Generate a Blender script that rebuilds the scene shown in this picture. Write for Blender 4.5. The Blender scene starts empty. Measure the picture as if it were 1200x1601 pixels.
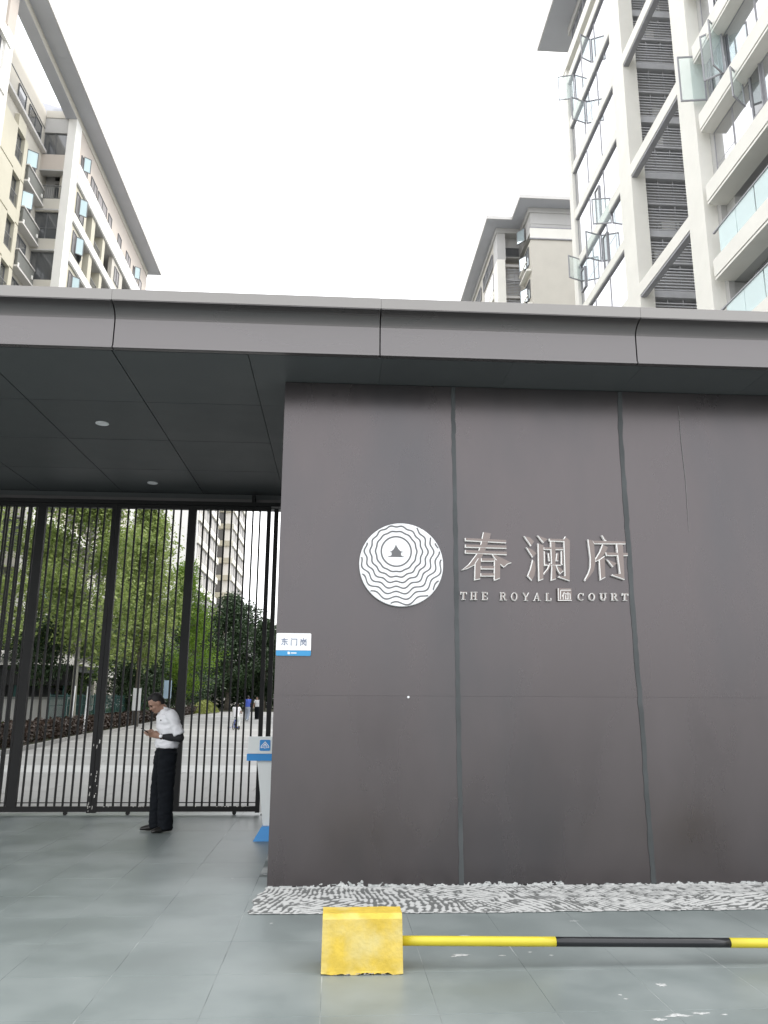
import bpy, bmesh, math, random
import numpy as np
from mathutils import Vector, Matrix

random.seed(7)
rng = np.random.default_rng(7)
SC = bpy.context.scene
COL = SC.collection

# ------------------------------------------------------------------ camera
ROLL, PITCH, YAW = math.radians(.3293), math.radians(13.3026), math.radians(3.3822)
cam_d = bpy.data.cameras.new('camera')
cam = bpy.data.objects.new('camera', cam_d)
COL.objects.link(cam)
f0 = Vector((math.sin(YAW), math.cos(YAW), 0)); r0 = Vector((math.cos(YAW), -math.sin(YAW), 0)); up = Vector((0, 0, 1))
fwd = f0 * math.cos(PITCH) + up * math.sin(PITCH)
u0 = -f0 * math.sin(PITCH) + up * math.cos(PITCH)
camU = u0 * math.cos(ROLL) - r0 * math.sin(ROLL)
camR = r0 * math.cos(ROLL) + u0 * math.sin(ROLL)
m = Matrix((camR, camU, -fwd)).transposed().to_4x4()
m.translation = Vector((0, 0, 1.6))
cam.matrix_world = m
cam_d.sensor_fit = 'HORIZONTAL'
cam_d.sensor_width = 36
cam_d.lens = 1235 / 1200 * 36
cam_d.clip_start = .05
cam_d.clip_end = 2000
SC.camera = cam

# ------------------------------------------------------------------ sky, sun, exposure
SUN_EL, SUN_AZ = math.radians(58), math.radians(72)      # azimuth clockwise from +y: the light comes from the right
W = bpy.data.worlds.new('World'); SC.world = W; W.use_nodes = True
nt = W.node_tree; nt.nodes.clear()
sky = nt.nodes.new('ShaderNodeTexSky'); sky.sky_type = 'NISHITA'; sky.sun_disc = False
sky.sun_elevation = SUN_EL; sky.sun_rotation = SUN_AZ; sky.air_density = 1.0; sky.dust_density = 5.0; sky.ozone_density = 1.0
mixn = nt.nodes.new('ShaderNodeMix'); mixn.data_type = 'RGBA'; mixn.inputs[0].default_value = .88
mixn.inputs[7].default_value = (12.4, 12.5, 12.7, 1)       # the even white overcast under the blue
bg = nt.nodes.new('ShaderNodeBackground'); bg.inputs['Strength'].default_value = .12
wo = nt.nodes.new('ShaderNodeOutputWorld')
nt.links.new(sky.outputs[0], mixn.inputs[6]); nt.links.new(mixn.outputs[2], bg.inputs['Color']); nt.links.new(bg.outputs[0], wo.inputs[0])
sun_d = bpy.data.lights.new('sun', 'SUN'); sun_d.energy = 1.3; sun_d.angle = math.radians(14); sun_d.color = (1, .95, .88)
sun = bpy.data.objects.new('sun', sun_d); COL.objects.link(sun)
sdir = Vector((math.sin(SUN_AZ) * math.cos(SUN_EL), math.cos(SUN_AZ) * math.cos(SUN_EL), math.sin(SUN_EL)))
sun.rotation_euler = (-sdir).to_track_quat('-Z', 'Y').to_euler()
SC.view_settings.view_transform = 'Standard'
SC.view_settings.look = 'None'
SC.view_settings.gamma = 1
SC.view_settings.exposure = .85
SC.render.engine = 'CYCLES'
SC.cycles.max_bounces = 8
SC.cycles.diffuse_bounces = 4
SC.cycles.transparent_max_bounces = 12
SC.cycles.use_denoising = True

# ------------------------------------------------------------------ helpers
def link(o): COL.objects.link(o); return o

class MB:
    def __init__(s): s.v = []; s.f = []
    def add(s, vs, fs):
        n = len(s.v); s.v += [tuple(p) for p in vs]; s.f += [tuple(i + n for i in q) for q in fs]
    def box(s, x0, x1, y0, y1, z0, z1):
        s.add([(x0, y0, z0), (x1, y0, z0), (x1, y1, z0), (x0, y1, z0), (x0, y0, z1), (x1, y0, z1), (x1, y1, z1), (x0, y1, z1)],
              [(3, 2, 1, 0), (4, 5, 6, 7), (0, 1, 5, 4), (1, 2, 6, 5), (2, 3, 7, 6), (3, 0, 4, 7)]); return s
    def prism(s, pts, d0, d1, axis='y'):
        """outline in (a, b): axis y -> (x, z), axis x -> (y, z), axis z -> (x, y); d0 is the front"""
        n = len(pts)
        def P(a, b, d): return {'y': (a, d, b), 'x': (d, a, b), 'z': (a, b, d)}[axis]
        s.add([P(a, b, d0) for a, b in pts] + [P(a, b, d1) for a, b in pts],
              [tuple(range(n)), tuple(range(2 * n - 1, n - 1, -1))] + [((i + 1) % n, i, n + i, n + (i + 1) % n) for i in range(n)]); return s
    def tube(s, pts, rads, n=8, flat=None):
        pts = [Vector(p) for p in pts]
        if not hasattr(rads, '__len__'): rads = [rads] * len(pts)
        rings = []; ref = None
        for i, p in enumerate(pts):
            d = (pts[min(i + 1, len(pts) - 1)] - pts[max(i - 1, 0)]).normalized()
            if ref is None:
                ref = Vector((0, 1, 0)) if abs(d.y) < .9 else Vector((1, 0, 0))
            a = (ref - d * ref.dot(d)).normalized(); ref = a
            b = d.cross(a)
            r = rads[i]; ra, rb = (r if hasattr(r, '__len__') else (r, r))
            rings.append([p + a * ra * math.cos(t * 2 * math.pi / n) + b * rb * math.sin(t * 2 * math.pi / n) for t in range(n)])
        vs = [q for r in rings for q in r]; fs = []
        for i in range(len(pts) - 1):
            for t in range(n):
                fs.append((i * n + t, i * n + (t + 1) % n, (i + 1) * n + (t + 1) % n, (i + 1) * n + t))
        fs += [tuple(range(n - 1, -1, -1)), tuple((len(pts) - 1) * n + t for t in range(n))]
        s.add(vs, fs); return s
    def rings(s, rr, n=16):
        """closed loft of rings: (centre, axis_a, axis_b)"""
        vs = []; fs = []
        for c, a, b in rr:
            c, a, b = Vector(c), Vector(a), Vector(b)
            vs += [c + a * math.cos(t * 2 * math.pi / n) + b * math.sin(t * 2 * math.pi / n) for t in range(n)]
        for i in range(len(rr) - 1):
            for t in range(n):
                fs.append((i * n + t, i * n + (t + 1) % n, (i + 1) * n + (t + 1) % n, (i + 1) * n + t))
        fs += [tuple(range(n - 1, -1, -1)), tuple((len(rr) - 1) * n + t for t in range(n))]
        s.add(vs, fs); return s
    def ball(s, c, rx, ry, rz, M=None, n=14, k=9):
        vs = []; fs = []; c = Vector(c)
        for i in range(k + 1):
            ph = math.pi * i / k
            for t in range(n):
                th = 2 * math.pi * t / n
                p = Vector((rx * math.sin(ph) * math.cos(th), ry * math.sin(ph) * math.sin(th), rz * math.cos(ph)))
                vs.append(c + (M @ p if M else p))
        for i in range(k):
            for t in range(n):
                fs.append((i * n + t, (i + 1) * n + t, (i + 1) * n + (t + 1) % n, i * n + (t + 1) % n))
        s.add(vs, fs); return s
    def stroke(s, pts, w, d0, d1):
        """a flat bar of width w along a polyline in the x-z plane"""
        for (a, b), (c, d) in zip(pts[:-1], pts[1:]):
            L = math.hypot(c - a, d - b); nx, nz = -(d - b) / L * w / 2, (c - a) / L * w / 2
            e = w * .35 / L; ax, az, cx, cz = a - (c - a) * e, b - (d - b) * e, c + (c - a) * e, d + (d - b) * e
            s.prism([(ax - nx, az - nz), (cx - nx, cz - nz), (cx + nx, cz + nz), (ax + nx, az + nz)], d0, d1)
            d0 -= .0003
        return s
    def mesh(s, name, mat, off=(0, 0, 0), smooth=False):
        me = bpy.data.meshes.new(name)
        ox, oy, oz = off
        me.from_pydata([(x - ox, y - oy, z - oz) for x, y, z in s.v], [], s.f)
        bm = bmesh.new(); bm.from_mesh(me); bmesh.ops.recalc_face_normals(bm, faces=bm.faces); bm.to_mesh(me); bm.free()
        if mat: me.materials.append(mat)
        if smooth:
            for p in me.polygons: p.use_smooth = True
        me.update(); return me
    def build(s, name, mat, parent=None, smooth=False):
        off = wloc(parent) if parent else (0, 0, 0)
        o = link(bpy.data.objects.new(name, s.mesh(name, mat, off, smooth)))
        if parent: o.parent = parent
        return o

def wloc(o):
    v = Vector(o.location)
    return v + wloc(o.parent) if o.parent else v

def thing(name, label, cat, loc=(0, 0, 0), group=None, rz=0):
    o = link(bpy.data.objects.new(name, None)); o.location = loc; o.rotation_euler = (0, 0, rz)
    o['label'] = label; o['category'] = cat
    if group: o['group'] = group
    return o
def tag(o, label, cat, group=None):
    o['label'] = label; o['category'] = cat
    if group: o['group'] = group
    return o
def structure(o): o['kind'] = 'structure'; return o
def inst(mesh, name, loc, parent=None, rz=0):
    o = link(bpy.data.objects.new(name, mesh))
    o.location = Vector(loc) - (wloc(parent) if parent else Vector())
    o.rotation_euler = (0, 0, rz)
    if parent: o.parent = parent
    return o
BOXES = {}
def pbox(root, name, mat, x0, x1, y0, y1, z0, z1):
    """a box as a part, sharing mesh data with boxes of the same size and material"""
    k = (round(x1 - x0, 3), round(y1 - y0, 3), round(z1 - z0, 3), mat.name)
    if k not in BOXES:
        a, b, c = [q / 2 for q in k[:3]]
        BOXES[k] = MB().box(-a, a, -b, b, -c, c).mesh(name, mat)
    return inst(BOXES[k], name, ((x0 + x1) / 2, (y0 + y1) / 2, (z0 + z1) / 2), root)
def copy_tree(o, parent=None):
    c = o.copy(); link(c); c.parent = parent
    for ch in o.children: copy_tree(ch, c)
    return c

# ------------------------------------------------------------------ materials
MATS = {}
def mat(name, col, rough=.6, metal=0., var=.12, scale=3., bump=0., bscale=40., spec=.5, rvar=0., stretch=None, per_object=0., detail=5, coat=0., tint=None, tscale=1.2):
    m = bpy.data.materials.new(name); m.use_nodes = True; MATS[name] = m
    t = m.node_tree; N = t.nodes; L = t.links; b = N['Principled BSDF']
    b.inputs['Roughness'].default_value = rough; b.inputs['Metallic'].default_value = metal
    b.inputs['Specular IOR Level'].default_value = spec
    b.inputs['Coat Weight'].default_value = coat
    tc = N.new('ShaderNodeNewGeometry'); src = tc.outputs['Position']
    if stretch:
        mp = N.new('ShaderNodeMapping'); mp.inputs['Scale'].default_value = stretch; L.new(src, mp.inputs['Vector']); src2 = mp.outputs[0]
    else: src2 = src
    n = N.new('ShaderNodeTexNoise'); n.inputs['Scale'].default_value = scale; n.inputs['Detail'].default_value = detail; n.inputs['Roughness'].default_value = .6
    L.new(src2, n.inputs['Vector'])
    ramp = N.new('ShaderNodeMapRange'); ramp.inputs[1].default_value = .25; ramp.inputs[2].default_value = .75
    ramp.inputs[3].default_value = 1 - var; ramp.inputs[4].default_value = 1 + var; L.new(n.outputs[0], ramp.inputs[0])
    mul = N.new('ShaderNodeVectorMath'); mul.operation = 'SCALE'; mul.inputs[0].default_value = col[:3]; L.new(ramp.outputs[0], mul.inputs['Scale'])
    out = mul.outputs[0]
    if tint:
        n3 = N.new('ShaderNodeTexNoise'); n3.inputs['Scale'].default_value = tscale; n3.inputs['Detail'].default_value = 4; L.new(src2, n3.inputs['Vector'])
        r3 = N.new('ShaderNodeMapRange'); r3.inputs[1].default_value = .45; r3.inputs[2].default_value = .75; L.new(n3.outputs[0], r3.inputs[0])
        mx = N.new('ShaderNodeMix'); mx.data_type = 'RGBA'; L.new(r3.outputs[0], mx.inputs[0]); L.new(out, mx.inputs[6]); mx.inputs[7].default_value = (*tint, 1); out = mx.outputs[2]
    if per_object:
        oi = N.new('ShaderNodeObjectInfo'); r2 = N.new('ShaderNodeMapRange'); r2.inputs[3].default_value = 1 - per_object; r2.inputs[4].default_value = 1 + per_object
        L.new(oi.outputs['Random'], r2.inputs[0]); m2 = N.new('ShaderNodeVectorMath'); m2.operation = 'SCALE'; L.new(out, m2.inputs[0]); L.new(r2.outputs[0], m2.inputs['Scale']); out = m2.outputs[0]
    L.new(out, b.inputs['Base Color'])
    if rvar:
        r4 = N.new('ShaderNodeMapRange'); r4.inputs[1].default_value = .3; r4.inputs[2].default_value = .7; r4.inputs[3].default_value = rough - rvar; r4.inputs[4].default_value = rough + rvar
        L.new(n.outputs[0], r4.inputs[0]); L.new(r4.outputs[0], b.inputs['Roughness'])
    if bump:
        nb = N.new('ShaderNodeTexNoise'); nb.inputs['Scale'].default_value = bscale; nb.inputs['Detail'].default_value = 4; L.new(src2, nb.inputs['Vector'])
        bp = N.new('ShaderNodeBump'); bp.inputs['Strength'].default_value = bump; bp.inputs['Distance'].default_value = .02; L.new(nb.outputs[0], bp.inputs['Height']); L.new(bp.outputs[0], b.inputs['Normal'])
    return m

def leafmat(name, c1, c2, trans=.35):
    m = bpy.data.materials.new(name); m.use_nodes = True
    t = m.node_tree; N = t.nodes; L = t.links; N.clear()
    g = N.new('ShaderNodeNewGeometry'); n = N.new('ShaderNodeTexNoise'); n.inputs['Scale'].default_value = .8; L.new(g.outputs['Position'], n.inputs['Vector'])
    a = N.new('ShaderNodeMath'); a.operation = 'MULTIPLY_ADD'; a.inputs[1].default_value = .55; L.new(g.outputs['Random Per Island'], a.inputs[0])
    mr = N.new('ShaderNodeMapRange'); mr.inputs[1].default_value = .3; mr.inputs[2].default_value = .7; mr.inputs[4].default_value = .45; L.new(n.outputs[0], mr.inputs[0]); L.new(mr.outputs[0], a.inputs[2])
    mx = N.new('ShaderNodeMix'); mx.data_type = 'RGBA'; mx.inputs[6].default_value = (*c1, 1); mx.inputs[7].default_value = (*c2, 1); L.new(a.outputs[0], mx.inputs[0])
    d = N.new('ShaderNodeBsdfPrincipled'); d.inputs['Roughness'].default_value = .55; L.new(mx.outputs[2], d.inputs['Base Color'])
    tr = N.new('ShaderNodeBsdfTranslucent'); L.new(mx.outputs[2], tr.inputs['Color'])
    ms = N.new('ShaderNodeMixShader'); ms.inputs[0].default_value = trans; L.new(d.outputs[0], ms.inputs[1]); L.new(tr.outputs[0], ms.inputs[2])
    o = N.new('ShaderNodeOutputMaterial'); L.new(ms.outputs[0], o.inputs[0])
    return m

def glassmat(name, col, refl, rough=.03, tint=(1, 1, 1)):
    """coated window glass: a dark room behind, the sky on its face"""
    m = bpy.data.materials.new(name); m.use_nodes = True
    t = m.node_tree; N = t.nodes; L = t.links; b = N['Principled BSDF']
    oi = N.new('ShaderNodeObjectInfo'); r = N.new('ShaderNodeMapRange'); r.inputs[3].default_value = .6; r.inputs[4].default_value = 1.5; L.new(oi.outputs['Random'], r.inputs[0])
    s = N.new('ShaderNodeVectorMath'); s.operation = 'SCALE'; s.inputs[0].default_value = col; L.new(r.outputs[0], s.inputs['Scale']); L.new(s.outputs[0], b.inputs['Base Color'])
    b.inputs['Roughness'].default_value = .15; b.inputs['IOR'].default_value = 1.5
    gl = N.new('ShaderNodeBsdfGlossy'); gl.inputs['Roughness'].default_value = rough; gl.inputs['Color'].default_value = (*tint, 1)
    fr = N.new('ShaderNodeLayerWeight'); fr.inputs['Blend'].default_value = refl
    ms = N.new('ShaderNodeMixShader'); L.new(fr.outputs['Fresnel'], ms.inputs[0]); L.new(b.outputs[0], ms.inputs[1]); L.new(gl.outputs[0], ms.inputs[2])
    L.new(ms.outputs[0], N['Material Output'].inputs[0])
    return m
def clearmat(name, col, alpha):
    m = bpy.data.materials.new(name); m.use_nodes = True
    t = m.node_tree; N = t.nodes; L = t.links; N.clear()
    tr = N.new('ShaderNodeBsdfTransparent'); tr.inputs[0].default_value = (*col, 1)
    b = N.new('ShaderNodeBsdfPrincipled'); b.inputs['Base Color'].default_value = (*col, 1); b.inputs['Roughness'].default_value = .05
    ms = N.new('ShaderNodeMixShader'); ms.inputs[0].default_value = alpha; L.new(tr.outputs[0], ms.inputs[1]); L.new(b.outputs[0], ms.inputs[2])
    o = N.new('ShaderNodeOutputMaterial'); L.new(ms.outputs[0], o.inputs[0]); return m

PANEL = mat('bronze_panel', (.100, .090, .092), .28, .78, .08, 1.1, 0, 2.2, .6, .05, (1.3, 1.3, .5), .025, 6, tint=(.084, .081, .085), tscale=.9)
FASCIA = mat('fascia_metal', (.150, .142, .142), .30, .72, .06, .8, .05, 2., .6, .05, (.35, 1, 1), .03)
CAP = mat('cap_metal', (.235, .225, .215), .36, .4, .05, .8, .03, 2., .6, .04, (.35, 1, 1), .03)
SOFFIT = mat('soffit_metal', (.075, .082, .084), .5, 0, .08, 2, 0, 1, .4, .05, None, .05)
SEAM = mat('sealant', (.050, .056, .058), .5, .2, .25, 3)
BACK = mat('dark_backing', (.03, .03, .032), .8)
GATE = mat('gate_steel', (.0125, .0125, .0125), .55, 0, .25, 6, .05, 60, .22, .08)
PEEL = mat('gate_steel_peeling', (.05, .045, .043), .6, 0, .3, 8, .2, 40, tint=(.05, .045, .04), tscale=9)
CHIP = mat('bare_primer', (.55, .53, .5), .8)
TILE = mat('grey_granite', (.192, .222, .217), .40, 0, .17, 1.3, 0, 120, .5, .05, None, .018, 8, tint=(.25, .277, .272), tscale=1.3)
JOINT = mat('joint_filler', (.15, .172, .17), .7, 0, .2, 5, tint=(.70, .72, .71), tscale=1.5)
PATH = mat('path_granite', (.255, .255, .25), .6, 0, .12, .8, .05, 90, .4, .05, None, .06)
PATHL = mat('path_light_granite', (.36, .365, .36), .6, 0, .1, 1.5)
KERB = mat('kerb_granite', (.24, .24, .235), .7)
SOIL = mat('planting_soil', (.045, .042, .028), .95, 0, .5, 2, .6, 8, tint=(.05, .075, .025), tscale=.7)
GROUND = mat('far_ground', (.16, .165, .155), .9, 0, .2, .2)
MORTAR = None
YEL = mat('yellow_paint', (.57, .41, .055), .65, 0, .20, 9, .25, 45, .4, .1, tint=(.60, .54, .27), tscale=4.0)
YELP = mat('yellow_pole_paint', (.56, .47, .03), .32, 0, .06, 4, .03, 60)
BLKP = mat('black_pole_paint', (.012, .013, .015), .25, 0, .2, 4)
CHIPC = mat('bare_concrete', (.38, .36, .32), .9, 0, .2, 12, .4, 60)
WHITE = mat('white_lacquer', (.80, .81, .82), .35, 0, .02, 3)
PODW = mat('podium_white', (.70, .73, .72), .4, 0, .04, 3)
BLUE = mat('podium_blue', (.012, .22, .55), .4, 0, .05, 4)
DBLUE = mat('sign_blue', (.03, .25, .50), .4, 0, .05, 4)
INK = mat('sign_ink', (.16, .19, .27), .6)
RING = mat('ring_grey', (.12, .12, .125), .5)
STEEL = mat('brushed_steel', (.86, .84, .82), .22, 1., .05, 20, .04, 90)
RETURN = mat('bright_return', (.78, .77, .75), .35, 0, .05, 20)
BRONZE = mat('letter_face', (.180, .154, .144), .34, 1., .07, 3, .03, 90)
WALLB = mat('beige_render', (.52, .495, .44), .75, 0, .06, .6, .03, 20, per_object=.03)
WALLP = mat('pink_render', (.53, .475, .425), .75, 0, .06, .6, .03, 20)
WALLY = mat('cream_render', (.53, .505, .41), .75, 0, .06, .6, .03, 20)
WALLW = mat('white_render', (.80, .79, .76), .7, 0, .04, .6, .02, 20)
WALLG = mat('grey_render', (.46, .455, .445), .75, 0, .06, .6, .03, 20)
COLC = mat('column_stone', (.76, .745, .69), .7, 0, .05, .7, .02, 20)
EAVE = mat('eave_metal', (.46, .47, .51), .5, 0, .06, .5)
EAVEL = mat('eave_edge', (.6, .585, .57), .5, 0, .06, .5)
FRAME = mat('window_frame', (.13, .135, .14), .45, 0, .1, 3)
PANE = mat('dim_pane', (.20, .185, .185), .45, 0, .3, .9, per_object=.35)
PANEL_T = mat('dim_pane_pale', (.36, .34, .31), .45, 0, .25, .6, per_object=.25)
FRAMEL = mat('window_frame_light', (.30, .30, .32), .45, 0, .1, 3)
LOUVRE = mat('louvre_metal', (.50, .505, .525), .5, 0, .1, 2)
RAILM = mat('rail_metal', (.16, .165, .165), .45, 0, .1, 3)
LEDGE = mat('ledge_screen', (.15, .155, .145), .6, 0, .15, 1)
GLD = glassmat('dark_glass', (.085, .09, .095), .40)
GLM = glassmat('mirror_glass', (.10, .11, .12), .86, tint=(.98, .97, 1.0))
GLS = glassmat('sash_glass', (.45, .55, .58), .88, tint=(.90, .98, 1))
GLK = glassmat('cyan_sash_glass', (.42, .56, .58), .5, .15, (.80, .93, .95))
GLC = clearmat('clear_casement_glass', (.93, .97, .97), .13)
GLT = glassmat('hazy_glass', (.26, .25, .235), .3)
GLB = clearmat('balustrade_glass', (.78, .90, .90), .62)
BARK = mat('bark', (.12, .105, .085), .9, 0, .3, 6, .6, 25)
BARKL = mat('pale_bark', (.24, .235, .20), .9, 0, .25, 5, .5, 25)
L_PALE = leafmat('pale_leaves', (.085, .15, .025), (.41, .49, .17), .45)
L_BRIGHT = leafmat('bright_leaves', (.085, .18, .014), (.21, .33, .035), .45)
L_DARK = leafmat('dark_leaves', (.012, .034, .013), (.045, .085, .028), .2)
L_MID = leafmat('mid_leaves', (.035, .075, .015), (.11, .18, .045), .3)
L_RED = leafmat('red_leaves', (.020, .013, .010), (.06, .037, .026), .2)
L_LIME = leafmat('lime_leaves', (.13, .16, .03), (.26, .29, .07), .3)
TEAL = mat('teal_mesh', (.012, .07, .065), .6)
SKIN = mat('skin', (.29, .17, .12), .5, 0, .08, 30)
HAIR = mat('hair', (.006, .0055, .0055), .6, 0, .3, 60, .4, 180)
SHIRT = mat('white_shirt', (.68, .68, .70), .8, 0, .03, 5, .6, 10)
TROU = mat('black_trousers', (.006, .0075, .010), .9, 0, .2, 8, .35, 9, .15)
SHOE = mat('black_shoe', (.012, .011, .010), .35)
SLEEVE = mat('black_sleeve', (.008, .008, .010), .8)
PHONE = mat('phone_black', (.012, .012, .014), .2)
BLUESH = mat('blue_shirt', (.06, .11, .50), .8)
JEANS = mat('pale_jeans', (.30, .34, .42), .85)
LIP = mat('lip', (.24, .09, .075), .5)

# mortar: the ridges carry their own mask as a vertex attribute
MORTAR = bpy.data.materials.new('trowelled_mortar'); MORTAR.use_nodes = True
_t = MORTAR.node_tree; _b = _t.nodes['Principled BSDF']; _b.inputs['Roughness'].default_value = .9
_a = _t.nodes.new('ShaderNodeAttribute'); _a.attribute_name = 'ridge'
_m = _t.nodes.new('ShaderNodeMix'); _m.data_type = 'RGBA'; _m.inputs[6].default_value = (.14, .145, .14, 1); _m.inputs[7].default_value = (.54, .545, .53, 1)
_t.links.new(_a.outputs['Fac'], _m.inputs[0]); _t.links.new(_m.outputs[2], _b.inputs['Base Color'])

def vnoise(x, y, seed=0):
    """smooth value noise for numpy arrays"""
    xi, yi = np.floor(x).astype(np.int64), np.floor(y).astype(np.int64); xf, yf = x - xi, y - yi
    u, v = xf * xf * (3 - 2 * xf), yf * yf * (3 - 2 * yf)
    def h(a, b):
        n = (a * 374761393 + b * 668265263 + seed * 974711) & 0x7fffffff
        n = ((n ^ (n >> 13)) * 1274126177) & 0x7fffffff
        return ((n ^ (n >> 16)) & 0xffff) / 65535.
    return (h(xi, yi) * (1 - u) + h(xi + 1, yi) * u) * (1 - v) + (h(xi, yi + 1) * (1 - u) + h(xi + 1, yi + 1) * u) * v

# ------------------------------------------------------------------ ground
structure(MB().box(-900, 900, -900, 1500, -1, -.05).build('ground', GROUND))
fore = structure(MB().box(-30, 30, -30, 12.15, -.045, -.0014).build('forecourt', JOINT))
TX, TY = .62, .66
tile_m = []
for k in range(4):                                          # four slabs, each with its own slight wear at the arris
    a, b = TX / 2 - .0017 - .0004 * (k % 2), TY / 2 - .0015 - .0003 * (k // 2)
    c = .0007
    vs = [(-a, -b, -.012), (a, -b, -.012), (a, b, -.012), (-a, b, -.012), (-a, -b, -.0005), (a, -b, -.0005), (a, b, -.0005), (-a, b, -.0005),
          (-a + c, -b + c, 0), (a - c, -b + c, 0), (a - c, b - c, 0), (-a + c, b - c, 0)]
    q = MB(); q.add(vs, [(3, 2, 1, 0), (8, 9, 10, 11)] + [(i, (i + 1) % 4, 4 + (i + 1) % 4, 4 + i) for i in range(4)] + [(4 + i, 4 + (i + 1) % 4, 8 + (i + 1) % 4, 8 + i) for i in range(4)])
    tile_m.append(q.mesh('paving_slab', TILE))
X0, Y0 = .575 - TX * 12, 7.23 - TY * 7
for i in range(0, 18):
    for j in range(0, 15):
        cx, cy = X0 + (i + .5) * TX, Y0 + (j + .5) * TY
        if cx > 4.6 or (cy > 7.3 and cx > 0.2): continue
        if cx > -.4 and cy > 7.6: continue
        o = inst(tile_m[random.randrange(4)], 'paving_slab', (cx + random.uniform(-.0006, .0006), cy, random.uniform(-.0004, .0004)), fore)

# blotches of mortar dropped on the slabs
def blotch(x, y, rx, ry, seed, n=26):
    r = random.Random(seed); top = []; rx *= .85; ry *= .8
    for k in range(n):
        a = 2 * math.pi * k / n; q = .35 + .8 * r.random(); top.append((x + rx * q * math.cos(a), y + ry * q * math.sin(a)))
    q = MB(); vs = [(px, py, .001) for px, py in top] + [(x + (px - x) * .7, y + (py - y) * .7, .0022) for px, py in top] + [(x, y, .0025)]
    fs = [(k, (k + 1) % n, n + (k + 1) % n, n + k) for k in range(n)] + [(n + k, n + (k + 1) % n, 2 * n) for k in range(n)]
    q.add(vs, fs); return q.build('mortar_blotch', MORTW, fore)
MORTW = mat('dry_mortar', (.46, .47, .46), .9, 0, .35, 40, .3, 60, tint=(.25, .27, .265), tscale=30)
for k, (x, y, rx, ry) in enumerate([(.84, 5.56, .075, .035), (.79, 5.53, .03, .02), (1.10, 5.535, .03, .014), (1.92, 4.97, .045, .04), (1.82, 4.52, .10, .03), (1.95, 4.54, .07, .022), (1.70, 4.47, .05, .03),
                                    (2.07, 4.52, .03, .012), (1.42, 5.53, .02, .012), (1.62, 4.82, .018, .012), (1.63, 4.76, .016, .011), (-.43, 6.35, .018, .02), (-.62, 8.0, .03, .02), (.93, 5.98, .05, .012), (1.30, 5.6, .02, .01), (1.8, 6.32, .05, .012), (-.9, 7.85, .02, .015), (.5, 6.1, .02, .01)]):
    blotch(x, y, rx, ry, k)

# ------------------------------------------------------------------ inner path and planting ground
path = structure(MB().box(-25, 22, 12.15, 100, -.05, -.012).build('path', JOINT))
q = MB(); y = 12.17; r = random.Random(3)
bands = [(18.45, 20.35, 'l'), (23.5, 24.1, 'l'), (26.6, 27.2, 'l'), (30.6, 31.3, 'l'), (35.4, 36.2, 'l'), (42, 43, 'l'), (50, 51.2, 'l'), (60, 61.4, 'l'), (72, 74, 'l')]
def band_at(yy): return next((b for b in bands if b[0] <= yy < b[1]), None)
while y < 99:
    b = band_at(y + .01)
    nxt = min([bb[0] for bb in bands if bb[0] > y + .02] + [100.])
    y1 = b[1] if b else min(y + .9 * (1 if y < 40 else 2), nxt)
    if y1 - y < .05: y = y1; continue
    if b: pbox(path, 'light_paving_band', PATHL, -11, 6, y + .006, y1 - .006, -.012, .003)
    else:
        x = -16 + r.random() * .6; w = .9 if y < 40 else 2.7
        while x < 8:
            q.box(x + .004, x + w - .004, y + .004, y1 - .004, -.012, r.uniform(-.001, .0015)); x += w
    y = y1
o = q.build('paving_field', PATH, path); o['kind'] = 'stuff'
CURB = [(-9.0, 12.3), (-9.0, 20), (-9.5, 27), (-9.9, 31), (-10.55, 42), (-12.2, 66), (-13.4, 84), (-14.2, 99)]
def curb_x(y):
    for (a, b), (c, d) in zip(CURB[:-1], CURB[1:]):
        if y <= d: return a + (c - a) * (y - b) / (d - b)
    return CURB[-1][0]
q = MB()
for (a, b), (c, d) in zip(CURB[:-1], CURB[1:]):
    n = max(1, int((d - b) / 1.5))
    for k in range(n):
        t0, t1 = k / n, (k + 1) / n
        p = [(a + (c - a) * t0 - .14, b + (d - b) * t0 + .01), (a + (c - a) * t1 - .14, b + (d - b) * t1 - .01), (a + (c - a) * t1, b + (d - b) * t1 - .01), (a + (c - a) * t0, b + (d - b) * t0 + .01)]
        q.prism(p, -.03, .13, 'z')
o = q.build('kerb', KERB, path)
q = MB(); vs = [(x - .14, y, .09) for x, y in CURB] + [(-40, y, .35) for x, y in CURB]; n = len(CURB)
q.add(vs, [(i, i + 1, n + i + 1, n + i) for i in range(n - 1)]); structure(q.build('planting_bed', SOIL))
structure(MB().box(-40, 40, 100, 190, -.04, .12).build('far_lawn', SOIL))

# ------------------------------------------------------------------ canopy
CAN = thing('entrance_canopy', 'long grey metal canopy roof over the gate and the dark wall', 'canopy', (0, 6.785, 4.69))
FX = [-9.385, -6.95, -4.515, -2.08, .355, 2.79, 5.225, 7.66]
for a, b in zip(FX[:-1], FX[1:]):
    cove = [(6.785, 4.69), (6.785, 4.955)] + [(6.785 - .155 * (1 - math.cos(math.radians(9 * k))) ** 1.0, 4.955 + .128 * math.sin(math.radians(9 * k))) for k in range(1, 11)]
    q = MB(); q.prism(cove + [(6.63, 5.089), (6.83, 5.089), (6.83, 4.69)], a + .006, b - .006, 'x'); q.build('fascia_panel', FASCIA, CAN)
    q = MB(); q.prism([(6.625, 5.090), (6.625, 5.193), (6.66, 5.205), (12.7, 5.30), (12.7, 5.17), (6.84, 5.17), (6.84, 5.09)], a + .0012, b - .0012, 'x'); q.build('roof_cap', CAP, CAN)
    pbox(CAN, 'fascia_lip', FASCIA, a + .006, b - .006, 6.772, 6.785, 4.692, 4.71)
pbox(CAN, 'canopy_core', BACK, -9.38, 7.65, 6.845, 12.6, 4.72, 5.16)
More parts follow.
